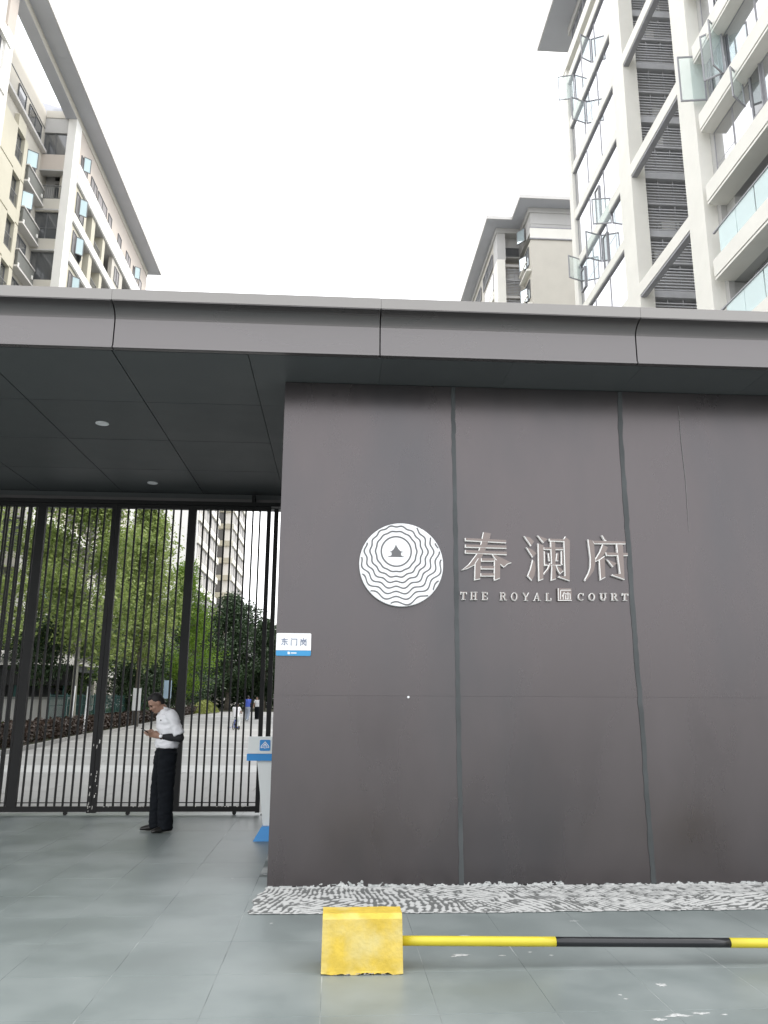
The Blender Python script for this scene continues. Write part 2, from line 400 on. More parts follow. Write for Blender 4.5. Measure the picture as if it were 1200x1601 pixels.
sx = [-9.54 + 1.24 * k for k in range(14)]; sy = [6.84, 8.14, 9.445, 10.75, 12.05]
for a, b in zip(sx[:-1], sx[1:]):
    for c, d in zip(sy[:-1], sy[1:]):
        ga_, gb_ = (.006, .005) if a < -.9 else (.0008, .0008)
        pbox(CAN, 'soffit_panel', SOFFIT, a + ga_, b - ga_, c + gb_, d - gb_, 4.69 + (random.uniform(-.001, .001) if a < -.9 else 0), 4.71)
q = MB().rings([((0, 0, .0), (.075, 0, 0), (0, .075, 0)), ((0, 0, -.008), (.075, 0, 0), (0, .075, 0)), ((0, 0, -.010), (.062, 0, 0), (0, .062, 0)), ((0, 0, -.004), (.052, 0, 0), (0, .052, 0))], 20)
dl = q.mesh('downlight', WHITE)
for x in (-5.2, -2.75):
    for y in (8.85, 11.45):
        inst(dl, 'downlight', (x, y, 4.688), CAN)

# ------------------------------------------------------------------ wall
WALL = thing('gate_wall', 'dark bronze metal clad wall standing right of the gate', 'wall', (-.56, 7.455, 0))
pbox(WALL, 'wall_core', PANEL, -.53, 7, 7.49, 12.0, 0, 4.688)
wx = [-.556, 1.1375, 2.852, 4.57, 6.29]; wz = [.012, 1.628, 4.684]
for a, b in zip(wx[:-1], wx[1:]):
    for c, d in zip(wz[:-1], wz[1:]):
        q = MB(); g = .003; gz = .0012
        N = 9                                                # a slightly uneven sheet: it bows a few millimetres
        vs = []; fs = []
        sd = random.random() * 50
        for i in range(N + 1):
            for j in range(N + 1):
                u, v = i / N, j / N
                e = min(u, 1 - u, v, 1 - v)
                bow = .0022 * math.sin(math.pi * u) * math.sin(math.pi * v) * math.sin(sd + 3 * u + 2 * v)
                vs.append((a + g / 2 + (b - a - g) * u, 7.455 + bow, c + gz / 2 + (d - c - gz) * v))
        for i in range(N):
            for j in range(N):
                k = i * (N + 1) + j; fs.append((k, k + N + 1, k + N + 2, k + 1))
        q.add(vs, fs); q.box(a + g / 2, b - g / 2, 7.462, 7.489, c + gz / 2, d - gz / 2)
        q.build('wall_panel', PANEL, WALL, True)
for k in range(3):
    pbox(WALL, 'return_panel', PANEL, -.56, -.531, 7.50 + 1.5 * k + .003, 7.50 + 1.5 * (k + 1) - .003, .012, 4.684)
def seam(pts, w, seed):
    r = random.Random(seed); L, R = [], []
    for (a, b), (c, d) in zip(pts[:-1], pts[1:]):
        for k in range(10):
            t = k / 10; L.append((a + (c - a) * t - w / 2 * r.uniform(.75, 1.2), b + (d - b) * t)); R.append((a + (c - a) * t + w / 2 * r.uniform(.75, 1.2), b + (d - b) * t))
    L.append((pts[-1][0] - w / 2, pts[-1][1])); R.append((pts[-1][0] + w / 2, pts[-1][1]))
    n = len(L); q = MB()
    q.add([(x, 7.449, z) for x, z in L] + [(x, 7.449, z) for x, z in R] + [(x, 7.456, z) for x, z in L] + [(x, 7.456, z) for x, z in R],
          [(k, n + k, n + k + 1, k + 1) for k in range(n - 1)] + [(2 * n + k, k, k + 1, 2 * n + k + 1) for k in range(n - 1)] + [(n + k, 3 * n + k, 3 * n + k + 1, n + k + 1) for k in range(n - 1)])
    return q.build('seam_sealant', SEAM, WALL)
seam([(1.135, 4.68), (1.1325, 4.1), (1.138, 3.2), (1.135, 2.2), (1.1375, 1.55), (1.141, .7), (1.141, .012)], .042, 1)
seam([(2.858, 4.68), (2.836, 4.2), (2.84, 3.4), (2.842, 2.75), (2.846, 2.1), (2.857, 1.35), (2.859, .6), (2.868, .012)], .046, 2)
# a thin pale run of sealant and a small drilled stud
q = MB().tube([(3.463, 7.45, 4.54), (3.458, 7.45, 4.16), (3.471, 7.45, 3.76), (3.46, 7.45, 3.23)], [.0018, .0025, .0025, .001], 5); q.build('sealant_run', KERB, WALL)
q = MB().ball((.675, 7.45, 1.616), .011, .006, .011); q.build('wall_stud', WHITE, WALL)

# ------------------------------------------------------------------ mortar strip along the wall foot
nx, ny = 760, 132
xs = np.linspace(-.66, 4.6, nx); ys = np.linspace(6.53, 7.449, ny)
GX, GY = np.meshgrid(xs, ys, indexing='ij')
wx_ = GX + .10 * (vnoise(GX * 2.2, GY * 2.6, 1) - .5) + .03 * (vnoise(GX * 9, GY * 9, 2) - .5)
slant = np.clip((GX - .3) / 2.6, -.35, 1.2) * .75
ph = (wx_ + slant * (GY - 7)) / .050
r1 = np.sin(2 * np.pi * ph + 1.8 * (vnoise(GX * 4, GY * 4, 3) - .5))
ph2 = (wx_ * .55 - (GY + .12 * (vnoise(GX * 3, GY * 3, 4) - .5)) * .9) / .056
r2 = np.sin(2 * np.pi * ph2)
sel = np.clip((vnoise(GX * 1.7, GY * 2.2, 5) - .52) * 8, 0, 1)
rg = r1 * (1 - sel) + r2 * sel
rg = rg + 3.1 * (vnoise(GX * 22, GY * 24, 6) - .5) + .9 * (vnoise(GX * 60, GY * 50, 7) - .5)
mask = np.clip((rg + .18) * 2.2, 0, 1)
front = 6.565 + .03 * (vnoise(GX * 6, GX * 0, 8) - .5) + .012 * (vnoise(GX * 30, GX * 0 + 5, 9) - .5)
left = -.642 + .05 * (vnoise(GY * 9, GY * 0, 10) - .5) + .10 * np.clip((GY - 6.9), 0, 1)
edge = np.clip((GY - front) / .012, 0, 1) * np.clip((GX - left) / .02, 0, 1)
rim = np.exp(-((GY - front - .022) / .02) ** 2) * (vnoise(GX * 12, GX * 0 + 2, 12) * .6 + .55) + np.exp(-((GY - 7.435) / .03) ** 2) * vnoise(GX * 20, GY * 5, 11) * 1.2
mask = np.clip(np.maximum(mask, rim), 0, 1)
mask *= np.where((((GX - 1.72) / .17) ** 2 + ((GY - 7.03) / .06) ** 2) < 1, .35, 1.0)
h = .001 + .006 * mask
vs = np.stack([GX, GY, h * edge + .001], -1).reshape(-1, 3)
idx = np.arange(nx * ny).reshape(nx, ny)
fs = np.stack([idx[:-1, :-1], idx[1:, :-1], idx[1:, 1:], idx[:-1, 1:]], -1).reshape(-1, 4)
keep = (edge.reshape(-1)[fs] > .5).all(1); fs = fs[keep]
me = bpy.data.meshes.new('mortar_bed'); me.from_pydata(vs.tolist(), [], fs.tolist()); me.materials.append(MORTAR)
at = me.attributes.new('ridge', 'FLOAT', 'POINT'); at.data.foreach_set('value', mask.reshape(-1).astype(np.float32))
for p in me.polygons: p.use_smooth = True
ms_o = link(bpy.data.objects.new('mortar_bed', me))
tag(ms_o, 'strip of white trowelled mortar ridges along the foot of the dark wall', 'mortar strip')
# smears of the same mortar up the foot of the wall
q = MB(); st = .006
ii = 0
for i in range(int((4.5 + .55) / st)):
    x = -.55 + i * st
    env = .006 + .012 * float(vnoise(np.array([x * 7.]), np.array([0.]), 21)[0]) + .03 * max(0, float(vnoise(np.array([x * 1.5]), np.array([3.]), 22)[0]) - .45)
    if .0 < x < .35 or 1.15 < x < 2.05: env += .014
    top = env * (.35 + 1.1 * float(vnoise(np.array([x * 34.]), np.array([9.]), 24)[0]))
    for j in range(int(.1 / st)):
        z = .004 + j * st
        if z > top: break
        if float(vnoise(np.array([x * 42.]), np.array([z * 70.]), 23)[0]) > .28 + 4 * z: q.box(x, x + st, 7.4513, 7.4545, z, z + st)
o = q.build('mortar_smear', MORTW, ms_o); o['kind'] = 'stuff'

# ------------------------------------------------------------------ barrier
def block(x, label):
    t = thing('concrete_block', label, 'barrier block', (x + .24, 5.36, 0), 'yellow blocks holding the barrier pole')
    N = 16; vs = []; fs = []; r = random.Random(5)
    prof = [(5.205, .004), (5.207, .02), (5.226, .300), (5.250, .328), (5.395, .330), (5.42, .30), (5.47, .004)]   # (y, z) round the section
    for i in range(N + 1):
        u = i / N
        for k, (yy, zz) in enumerate(prof):
            ins = .0
            xx = x + ins + (.49 - 2 * ins) * u
            if i in (0, N) and zz > .28: xx += (.004 if i == 0 else -.004)
            dz = r.uniform(-.004, .010) if k in (0, 6) else r.uniform(-.0012, .0012)
            dy = r.uniform(-.003, .003) if k in (0, 1) else r.uniform(-.001, .001)
            vs.append((xx, yy + dy, max(.0, zz + dz)))
    P = len(prof)
    for i in range(N):
        for k in range(P):
            fs.append((i * P + k, i * P + (k + 1) % P, (i + 1) * P + (k + 1) % P, (i + 1) * P + k))
    fs += [tuple(range(P - 1, -1, -1)), tuple(N * P + k for k in range(P))]
    q = MB(); q.add(vs, fs); q.build('block_body', YEL, t)
    for k in range(26):                                      # paint chipped off along the foot
        xx = x + .01 + .47 * r.random(); w = r.uniform(.004, .014); hh = r.uniform(.004, .013)
        q = MB(); q.prism([(xx - w, .003), (xx + w, .003), (xx + w * .6, hh), (xx - w * .4, hh * .8)], 5.2035, 5.215); q.build('paint_chip', CHIPC, t)
    return t
block(-.052, 'yellow painted concrete block with chipped foot at the left end of the pole')
block(3.9, 'yellow painted concrete block at the far right end of the pole')
POLE = thing('barrier_pole', 'yellow and black striped barrier pole running low above the ground', 'barrier pole', (.4, 5.33, .14))
PZ = lambda x: .158 - .0165 * x
cuts = [(.425, 1.40, YELP), (1.40, 2.512, BLKP), (2.512, 3.95, YELP)]
for a, b, mm in cuts:
    q = MB(); n = 8
    q.tube([(a + (b - a) * k / n, 5.33, PZ(a + (b - a) * k / n)) for k in range(n + 1)], .0285 if mm is not BLKP else .0278, 14); q.build('pole_band', mm, POLE, True)

# ------------------------------------------------------------------ gate
def gate_leaf(x0, x1, label, mids, sx0=.05, sx1=.05):
    t = thing('gate_leaf', label, 'gate', ((x0 + x1) / 2, 11.92, 0), 'gate leaves under the canopy')
    pbox(t, 'stile', GATE, x0, x0 + sx0, 11.89, 11.95, .03, 4.46)
    pbox(t, 'stile', GATE, x1 - sx1, x1, 11.89, 11.95, .03, 4.46)
    pbox(t, 'bottom_rail', GATE, x0 + sx0, x1 - sx1, 11.893, 11.947, .045, .115)
    pbox(t, 'top_rail', GATE, x0 + sx0, x1 - sx1, 11.893, 11.947, 4.405, 4.46)
    pbox(t, 'tie_rod', GATE, x0 + sx0, x1 - sx1, 11.912, 11.928, .158, .170)
    cuts = [x0 + sx0] + [c for mm in mids for c in (mm - .06, mm + .06)] + [x1 - sx1]
    for mm in mids: pbox(t, 'mid_post', GATE, mm - .06, mm + .06, 11.885, 11.955, .116, 4.404)
    for a, b in zip(cuts[::2], cuts[1::2]):
        n = max(1, round((b - a) / .1115))
        for k in range(1, n):
            x = a + (b - a) * k / n
            pbox(t, 'bar', GATE, x - .0125, x + .0125, 11.908, 11.932, .116, 4.404)
    for x in (x0 + .5, x1 - .35): q = MB().rings([((x, 11.90, .028), (.028, 0, 0), (0, 0, .028)), ((x, 11.94, .028), (.028, 0, 0), (0, 0, .028))], 12); q.build('roller', GATE, t)
    return t
ga = gate_leaf(-3.362, -1.035, 'right leaf of the black barred gate, behind the standing guard', [-2.225], .062, .06)
gb = gate_leaf(-6.9, -3.368, 'left leaf of the black barred gate, cut by the edge of the photo', [-4.46, -5.62], .06, .06)
# flaking paint on the meeting stiles
for k in range(20):
    z = random.choice([.1, .15, .25, .3, .42, .55, .85, .95]) + random.uniform(-.05, .05); x = random.choice([-3.40, -3.335]) + random.uniform(-.03, .03)
    w, hh = random.uniform(.004, .010), random.uniform(.006, .03)
    if not (-3.426 < x - w and x + w < -3.37 or -3.36 < x - w and x + w < -3.302): x = random.choice([-3.40, -3.33])
    p = ga if x > -3.365 else gb
    q = MB(); q.prism([(x - w, z - hh), (x + w * .7, z - hh * .8), (x + w, z + hh * .6), (x - w * .5, z + hh)], 11.888, 11.892); q.build('bare_patch', CHIP, p)
for k in range(26):
    x = random.uniform(-3.2, -1.1); w = random.uniform(.004, .012); q = MB(); q.prism([(x - w, .11), (x + w, .108), (x + w, .118), (x - w, .117)], 11.8915, 11.9); q.build('bare_patch', CHIP, ga)
gp = thing('gate_post', 'slim black steel post between the gate and the dark wall', 'gate post', (-.95, 11.92, 0))
pbox(gp, 'post_shaft', GATE, -.985, -.92, 11.885, 11.955, .012, 4.43); pbox(gp, 'foot_plate', GATE, -1.015, -.89, 11.855, 11.985, .0, .012)
hd = thing('gate_header', 'dark steel beam carrying the gate under the canopy ceiling', 'beam', (-4, 12, 4.5))
pbox(hd, 'header_beam', SOFFIT, -9.3, -.56, 12.06, 12.26, 4.47, 4.688); pbox(hd, 'guide_track', GATE, -7.2, -.87, 11.86, 11.985, 4.462, 4.52); pbox(hd, 'track_cover', FASCIA, -9.3, -.56, 12.0, 12.055, 4.525, 4.60)
pbox(hd, 'bracket', GATE, -1.33, -1.28, 11.86, 11.985, 4.521, 4.64)

# ------------------------------------------------------------------ guard podium
PC = -.72
pod = thing('guard_podium', 'white and blue guard podium half hidden behind the dark wall', 'podium', (PC, 9.9, 0))
q = MB(); q.prism([(9.79, .965), (10.16, .965), (10.16, 1.10), (9.765, 1.16), (9.775, .965)], PC - .29, PC + .29, 'x'); q.build('podium_top', PODW, pod)
q = MB(); q.prism([(9.768, .885), (10.17, .885), (10.17, .962), (9.768, .962)], PC - .30, PC + .30, 'x'); q.build('blue_band', BLUE, pod)
def taper(b0, b1, z0, z1, name, mm, parent):
    q = MB(); (x0, x1, y0, y1), (a0, a1, c0, c1) = b0, b1
    q.add([(x0, y0, z0), (x1, y0, z0), (x1, y1, z0), (x0, y1, z0), (a0, c0, z1), (a1, c0, z1), (a1, c1, z1), (a0, c1, z1)], [(3, 2, 1, 0), (4, 5, 6, 7), (0, 1, 5, 4), (1, 2, 6, 5), (2, 3, 7, 6), (3, 0, 4, 7)])
    return q.build(name, mm, parent)
taper((PC - .09, PC + .09, 9.86, 10.06), (PC - .18, PC + .18, 9.80, 10.12), .155, .883, 'podium_stem', PODW, pod)
taper((PC - .19, PC + .19, 9.76, 10.2), (PC - .10, PC + .10, 9.80, 10.12), 0, .153, 'podium_base', BLUE, pod)
ex, ez = -.812, 1.06
q = MB(); R = .062; pts = []
for cx, cz, a0 in ((1, 1, 0), (-1, 1, 90), (-1, -1, 180), (1, -1, 270)):
    for k in range(5):
        a = math.radians(a0 + k * 22.5); pts.append((ex + cx * (R - .014) + .014 * math.cos(a), ez + cz * (R - .014) + .014 * math.sin(a)))
q.prism(pts, 9.764, 9.772); q.build('emblem_plate', BLUE, pod)
q = MB()
for s in (-1, 1):
    q.stroke([(ex, ez + .040), (ex + s * .018, ez + .018), (ex + s * .038, ez - .002), (ex + s * .047, ez - .022), (ex + s * .036, ez - .028)], .008, 9.7615, 9.764)
    q.stroke([(ex + s * .004, ez + .012), (ex + s * .020, ez - .008), (ex + s * .026, ez - .024), (ex + s * .016, ez - .028)], .007, 9.7615, 9.764)
q.stroke([(ex, ez + .02), (ex, ez - .036)], .007, 9.7600, 9.764)
q.build('emblem_mark', WHITE, pod)

# ------------------------------------------------------------------ sign by the gate
sg = thing('gate_sign', 'small white and blue gate post sign fixed at the left edge of the wall', 'sign', (-.392, 7.45, 2.08))
sx0, sx1, sz0, sz1 = -.551, -.231, 1.982, 2.188
def rrect(x0, x1, z0, z1, r, corners=(1, 1, 1, 1)):
    pts = []
    for (cx, cz, a0), on in zip(((x1 - r, z1 - r, 0), (x0 + r, z1 - r, 90), (x0 + r, z0 + r, 180), (x1 - r, z0 + r, 270)), corners):
        if on: pts += [(cx + r * math.cos(math.radians(a0 + 18 * k)), cz + r * math.sin(math.radians(a0 + 18 * k))) for k in range(6)]
        else: pts.append((cx + (r if a0 in (0, 270) else -r), cz + (r if a0 in (0, 90) else -r)))
    return pts
q = MB(); q.prism(rrect(sx0, sx1, sz0 + .050, sz1, .012, (1, 1, 0, 0)), 7.43, 7.454); q.build('sign_board', WHITE, sg)
q = MB(); q.prism(rrect(sx0, sx1, sz0, sz0 + .048, .012, (0, 0, 1, 1)), 7.431, 7.454); q.build('blue_strip', DBLUE, sg)
def glyph(strokes, x, z, w, h, th, name):
    q = MB(); d = 7.4285
    for s in strokes:
        q.stroke([(x + a * w, z + b * h) for a, b in s], th, d, 7.4305); d -= .0004
    return q.build(name, INK, sg)
DONG = [[(.08, .82), (.92, .82)], [(.46, 1.0), (.20, .56), (.90, .56)], [(.53, .74), (.53, .06), (.40, .10)], [(.30, .38), (.08, .10)], [(.72, .38), (.94, .12)]]
MEN = [[(.14, .98), (.24, .84)], [(.10, .76), (.10, 0)], [(.36, .88), (.90, .88), (.90, .05), (.76, .06)]]
GANG = [[(.50, 1.0), (.50, .76)], [(.14, .92), (.14, .74), (.86, .74), (.86, .94)], [(.12, .60), (.12, 0)], [(.12, .60), (.88, .60), (.88, .04), (.76, .05)], [(.66, .50), (.30, .14)], [(.34, .48), (.70, .14)]]
for k, gl in enumerate((DONG, MEN, GANG)):
    glyph(gl, -.507 + .087 * k, 2.076, .064, .066, .0075, 'character')
q = MB(); q.box(-.444, -.424, 7.4285, 7.4308, 1.996, 2.018); q.build('small_emblem', WHITE, sg)
q = MB(); q.box(-.416, -.362, 7.4288, 7.4308, 2.002, 2.012); q.build('small_lettering', PODW, sg)

# ------------------------------------------------------------------ round logo
LGX, LGZ, LGR = .606, 2.846, .4
lg = thing('round_logo', 'white round disc with wavy rings and a small pavilion emblem on the dark wall', 'logo', (LGX, 7.43, LGZ))
q = MB().rings([((LGX, 7.45, LGZ), (LGR, 0, 0), (0, 0, LGR)), ((LGX, 7.412, LGZ), (LGR, 0, 0), (0, 0, LGR)), ((LGX, 7.408, LGZ), (LGR - .006, 0, 0), (0, 0, LGR - .006))], 96); q.build('disc', WHITE, lg)
PXM = LGR / 65.6 / 7.5                                      # metres per unit of the emblem's own drawing
CX, CZ = LGX + (517 - 577) * PXM, LGZ - (403 - 556) * PXM
rad = [176, 240, 302, 364, 427, 490, 552, 615]; amp = [0, 3.5, 8, 12, 16, 19, 22, 24]
for k, (R, A) in enumerate(zip(rad, amp)):
    runs = [[]]; w = 9.5 * PXM
    for t in range(421):
        a = 2 * math.pi * t / 420
        rr = (R + A * math.cos(14 * a + math.pi) * 1.0) * PXM        # a crest turned inward straight below the centre
        sh = 1 + (.0 if k else 0)
        px, pz = CX + rr * math.sin(a) * sh, CZ - rr * math.cos(a)
        if math.hypot(px - LGX, pz - LGZ) < LGR - .012: runs[-1].append((px, pz, a))
        elif runs[-1]: runs.append([])
    for run in runs:
        if len(run) < 4: continue
        vs = []; fs = []
        for px, pz, a in run:
            for s in (-1, 1):
                vs += [(px + s * w * math.sin(a), 7.4068, pz - s * w * math.cos(a)), (px + s * w * math.sin(a), 7.409, pz - s * w * math.cos(a))]
        for i in range(len(run) - 1):
            b = i * 4; fs += [(b, b + 2, b + 6, b + 4), (b, b + 4, b + 5, b + 1), (b + 2, b + 3, b + 7, b + 6)]
        q = MB(); q.add(vs, fs); q.build('wave_line', RING, lg)
def em(pts): return [(LGX + (u - 577) * PXM, LGZ - (v - 556) * PXM) for u, v in pts]
q = MB(); q.prism(em([(513, 318), (524, 345), (545, 378), (568, 400), (602, 408), (574, 416), (574, 448), (590, 460), (622, 466), (596, 470), (440, 470), (410, 463), (446, 458), (462, 448), (462, 416), (432, 410), (460, 402), (484, 380), (503, 345)]), 7.4062, 7.4085)
q.build('pavilion_emblem', RING, lg)

# ------------------------------------------------------------------ raised lettering
def wp(u, v): return (1.12927 + 7.827e-4 * u - 3.08e-5 * v, 3.2489 + 1.225e-5 * u - 7.795e-4 * v)
def raised(strokes, name, parent, front=7.405, label=None):
    o = link(bpy.data.objects.new(name, None)); return o
def character(strokes, parent, label=None, cham=.0075, name='character', pts_m=None):
    q = MB(); qs = MB(); d = 7.418
    for s in (pts_m or strokes):
        pts = list(s) if pts_m else [wp(*p) for p in s]
        a = sum(x0 * z1 - x1 * z0 for (x0, z0), (x1, z1) in zip(pts, pts[1:] + pts[:1]))
        if a < 0: pts = pts[::-1]
        n = len(pts)
        cen = (sum(p[0] for p in pts) / n, sum(p[1] for p in pts) / n)
        # chamfered face: the bright return shows along the left and lower edges
        ins = []
        for i in range(n):
            p0, p1, p2 = Vector(pts[i - 1]), Vector(pts[i]), Vector(pts[(i + 1) % n])
            e1 = (p1 - p0).normalized(); e2 = (p2 - p1).normalized()
            n1 = Vector((-e1.y, e1.x)); n2 = Vector((-e2.y, e2.x))
            wd = lambda n: cham * (1. if n.x > .35 or n.y > .75 else .12)      # wide towards the left and below, narrow elsewhere
            d1, d2 = wd(n1), wd(n2); den = e1.x * e2.y - e1.y * e2.x
            if abs(den) < .25: ins.append(p1 + (n1 * d1 + n2 * d2) / 2)
            else:
                a0, b0 = p1 + n1 * d1, p1 + n2 * d2; w0 = b0 - a0
                sh = (a0 + e1 * ((w0.x * e2.y - w0.y * e2.x) / den)) - p1
                ins.append(p1 + sh if sh.length < 2.2 * cham else p1 + sh.normalized() * 2.2 * cham)
        q.add([(p[0], d, p[1]) for p in ins], [tuple(range(n))])
        qs.add([(p[0], d, p[1]) for p in ins] + [(p[0], d + .004, p[1]) for p in pts] + [(p[0], 7.4535, p[1]) for p in pts],
               [(i, (i + 1) % n, n + (i + 1) % n, n + i) for i in range(n)] + [(n + i, n + (i + 1) % n, 2 * n + (i + 1) % n, 2 * n + i) for i in range(n)])
        d -= .0006
    o = q.build(name, BRONZE, parent); s = qs.build(name + '_return', RETURN, parent)
    s.parent = o; s.location = (0, 0, 0)
    if label: o['label'] = label
    return o
CHUN = [[(350, 98), (447, 112), (438, 165), (405, 250), (380, 330), (330, 430), (250, 515), (165, 560), (88, 580), (180, 500), (270, 375), (300, 320), (325, 235), (335, 180)],
        [(125, 172), (640, 197), (640, 238), (130, 212)], [(128, 255), (645, 268), (645, 308), (130, 295)], [(130, 325), (650, 348), (650, 388), (130, 368)],
        [(460, 378), (520, 392), (600, 430), (712, 485), (660, 505), (615, 545), (565, 505), (500, 435)],
        [(252, 490), (290, 430), (330, 430), (325, 688), (252, 703)], [(492, 440), (570, 470), (568, 680), (500, 708), (492, 690)],
        [(328, 428), (496, 430), (496, 470), (328, 470)], [(324, 525), (494, 525), (494, 568), (324, 565)], [(324, 615), (494, 615), (494, 655), (324, 655)]]
def S(l): return [(u + 1120, v) for u, v in l]
LAN = [[(860, 148), (940, 165), (990, 215), (950, 278)], [(888, 290), (960, 312), (1022, 365), (970, 420)], [(968, 445), (1000, 470), (1010, 560), (995, 640), (960, 708), (905, 650), (940, 560)],
       [(1028, 138), (1160, 185), (1105, 235), (1070, 195)], [(1035, 240), (1110, 265), (1105, 690), (1045, 715)],
       S([(55, 180), (235, 186), (260, 150), (320, 205), (312, 715), (165, 665), (180, 652), (250, 650), (240, 222), (60, 215)]),
       S([(-15, 290), (232, 290), (232, 325), (-15, 322)]), S([(72, 215), (135, 225), (140, 690), (80, 710), (85, 560)]),
       S([(-10, 340), (10, 340), (12, 520), (-8, 525)]), S([(205, 340), (230, 338), (230, 512), (205, 508)]), S([(10, 500), (205, 500), (205, 522), (10, 522)]),
       S([(40, 365), (62, 365), (68, 465), (52, 465)]), S([(150, 365), (180, 365), (170, 465), (135, 465)]),
       S([(60, 490), (85, 510), (40, 590), (-10, 636), (-18, 618), (30, 560)]), S([(135, 515), (190, 545), (238, 590), (190, 628), (160, 580)])]
FU = [S(l) for l in ([(545, 188), (625, 205), (640, 470), (620, 580), (570, 650), (505, 715), (498, 695), (545, 610), (568, 540), (572, 420)], [(722, 136), (742, 138), (785, 203), (770, 216), (750, 190)],
      [(600, 203), (1025, 215), (1025, 250), (618, 248)], [(730, 250), (800, 290), (765, 360), (690, 450), (632, 480), (632, 440), (690, 350)], [(682, 445), (755, 395), (760, 670), (695, 705)],
      [(765, 352), (1050, 360), (1050, 398), (775, 398)], [(905, 250), (990, 255), (1000, 700), (840, 645), (845, 632), (942, 622), (917, 400)], [(778, 440), (905, 490), (855, 540)])]
cl = thing('chinese_lettering', 'three large raised metal Chinese characters on the dark wall', 'lettering', (2.0, 7.45, 2.7))
for st, lb in ((CHUN, 'first raised character, beside the round logo'), (LAN, 'middle raised character with three drops at its left'), (FU, 'last raised character, next to the wall seam')): character(st, cl, lb)

def ring_pts(cx, cy, rx, ry, a0, a1, n=14): return [(cx + rx * math.cos(math.radians(a0 + (a1 - a0) * k / n)), cy + ry * math.sin(math.radians(a0 + (a1 - a0) * k / n))) for k in range(n + 1)]
def arc(cx, cy, rx, ry, tx, ty, a0, a1): return ring_pts(cx, cy, rx, ry, a0, a1) + ring_pts(cx, cy, rx - tx, ry - ty, a1, a0)
def B(x0, y0, x1, y1): return [(x0, y0), (x1, y0), (x1, y1), (x0, y1)]
ABC = {'T': [B(0, .84, .8, 1), B(.28, 0, .52, .84), B(.15, 0, .65, .09), B(0, .66, .10, .84), B(.70, .66, .8, .84)],
       'H': [B(.07, 0, .30, 1), B(.56, 0, .79, 1), B(.30, .44, .56, .56), B(0, 0, .37, .08), B(0, .92, .37, 1), B(.49, 0, .86, .08), B(.49, .92, .86, 1)],
       'E': [B(.07, 0, .30, 1), B(.30, .86, .70, 1), B(.30, .44, .54, .57), B(.30, 0, .72, .14), B(.60, .68, .70, .86), B(.62, .14, .72, .32), B(0, 0, .07, .08), B(0, .92, .07, 1)],
       'R': [B(.07, 0, .30, 1), B(0, 0, .37, .08), B(0, .92, .07, 1), arc(.40, .73, .34, .27, .20, .15, 90, -90), B(.30, .86, .41, 1), B(.30, .46, .41, .59), [(.36, .46), (.56, .46), (.86, 0), (.60, 0)]],
       'O': [arc(.43, .5, .43, .52, .20, .13, 90, 270), arc(.43, .5, .43, .52, .20, .13, -90, 90)],
       'Y': [[(.0, 1), (.24, 1), (.52, .50), (.36, .42)], [(.84, 1), (.70, 1), (.44, .50), (.53, .44)], B(.32, 0, .55, .48), B(.20, 0, .67, .08)],
       'A': [[(.0, 0), (.10, 0), (.46, .86), (.40, 1)], [(.58, 0), (.86, 0), (.50, 1), (.38, 1)], B(.22, .26, .64, .36), B(-.05, 0, .2, .07), B(.52, 0, .92, .07)],
       'L': [B(.07, 0, .30, 1), B(.30, 0, .70, .14), B(.60, .14, .70, .36), B(0, .92, .37, 1), B(0, 0, .07, .08)],
       'C': [arc(.45, .5, .45, .52, .20, .13, 50, 310), B(.64, .66, .75, .96)],
       'U': [B(.08, .35, .31, 1), B(.60, .35, .76, 1), arc(.42, .36, .34, .38, .22, .13, 180, 360), B(0, .92, .38, 1), B(.5, .92, .84, 1)]}
el = thing('english_lettering', 'line of small raised metal capital letters under the Chinese characters', 'lettering', (2.0, 7.45, 2.55))
def caps(word, u0, pitch, v0, h, wdt, dv):
    u = u0
    for i, ch in enumerate(word):
        if ch != ' ':
            character(None, el, None, .0048, 'letter', [[wp(u + a * wdt, v0 + dv * (u - u0) - b * h) for a, b in p] for p in ABC[ch]])
        u += pitch[i] if hasattr(pitch, '__len__') else pitch
caps('THE ROYAL', 88, [122, 142, 110, 112, 136, 142, 136, 150, 0], 940, 100, 98, .017)
caps('COURT', 1120 + 415, [136, 142, 140, 134, 0], 952, 92, 98, .006)
q = MB(); d = 7.43
q.prism([wp(u + 1120, v) for u, v in ((160, 800), (335, 800), (340, 955), (165, 958))], 7.425, 7.4535); q.build('seal_plate', BRONZE, el)
q = MB()
def qs_(l): 
    global d
    pts = [wp(u + 1120, v) for u, v in l]; q.stroke(pts, .006, 7.4205, 7.425)
for l in ([(170, 805), (170, 950), (335, 950)], [(200, 825), (325, 825)], [(200, 825), (196, 935)], [(245, 850), (220, 900)], [(232, 885), (232, 935)], [(250, 870), (318, 870)], [(262, 890), (262, 935)], [(290, 850), (292, 935), (275, 930)], [(318, 880), (318, 935)]): qs_(l)
q.build('seal_mark', RETURN, el)

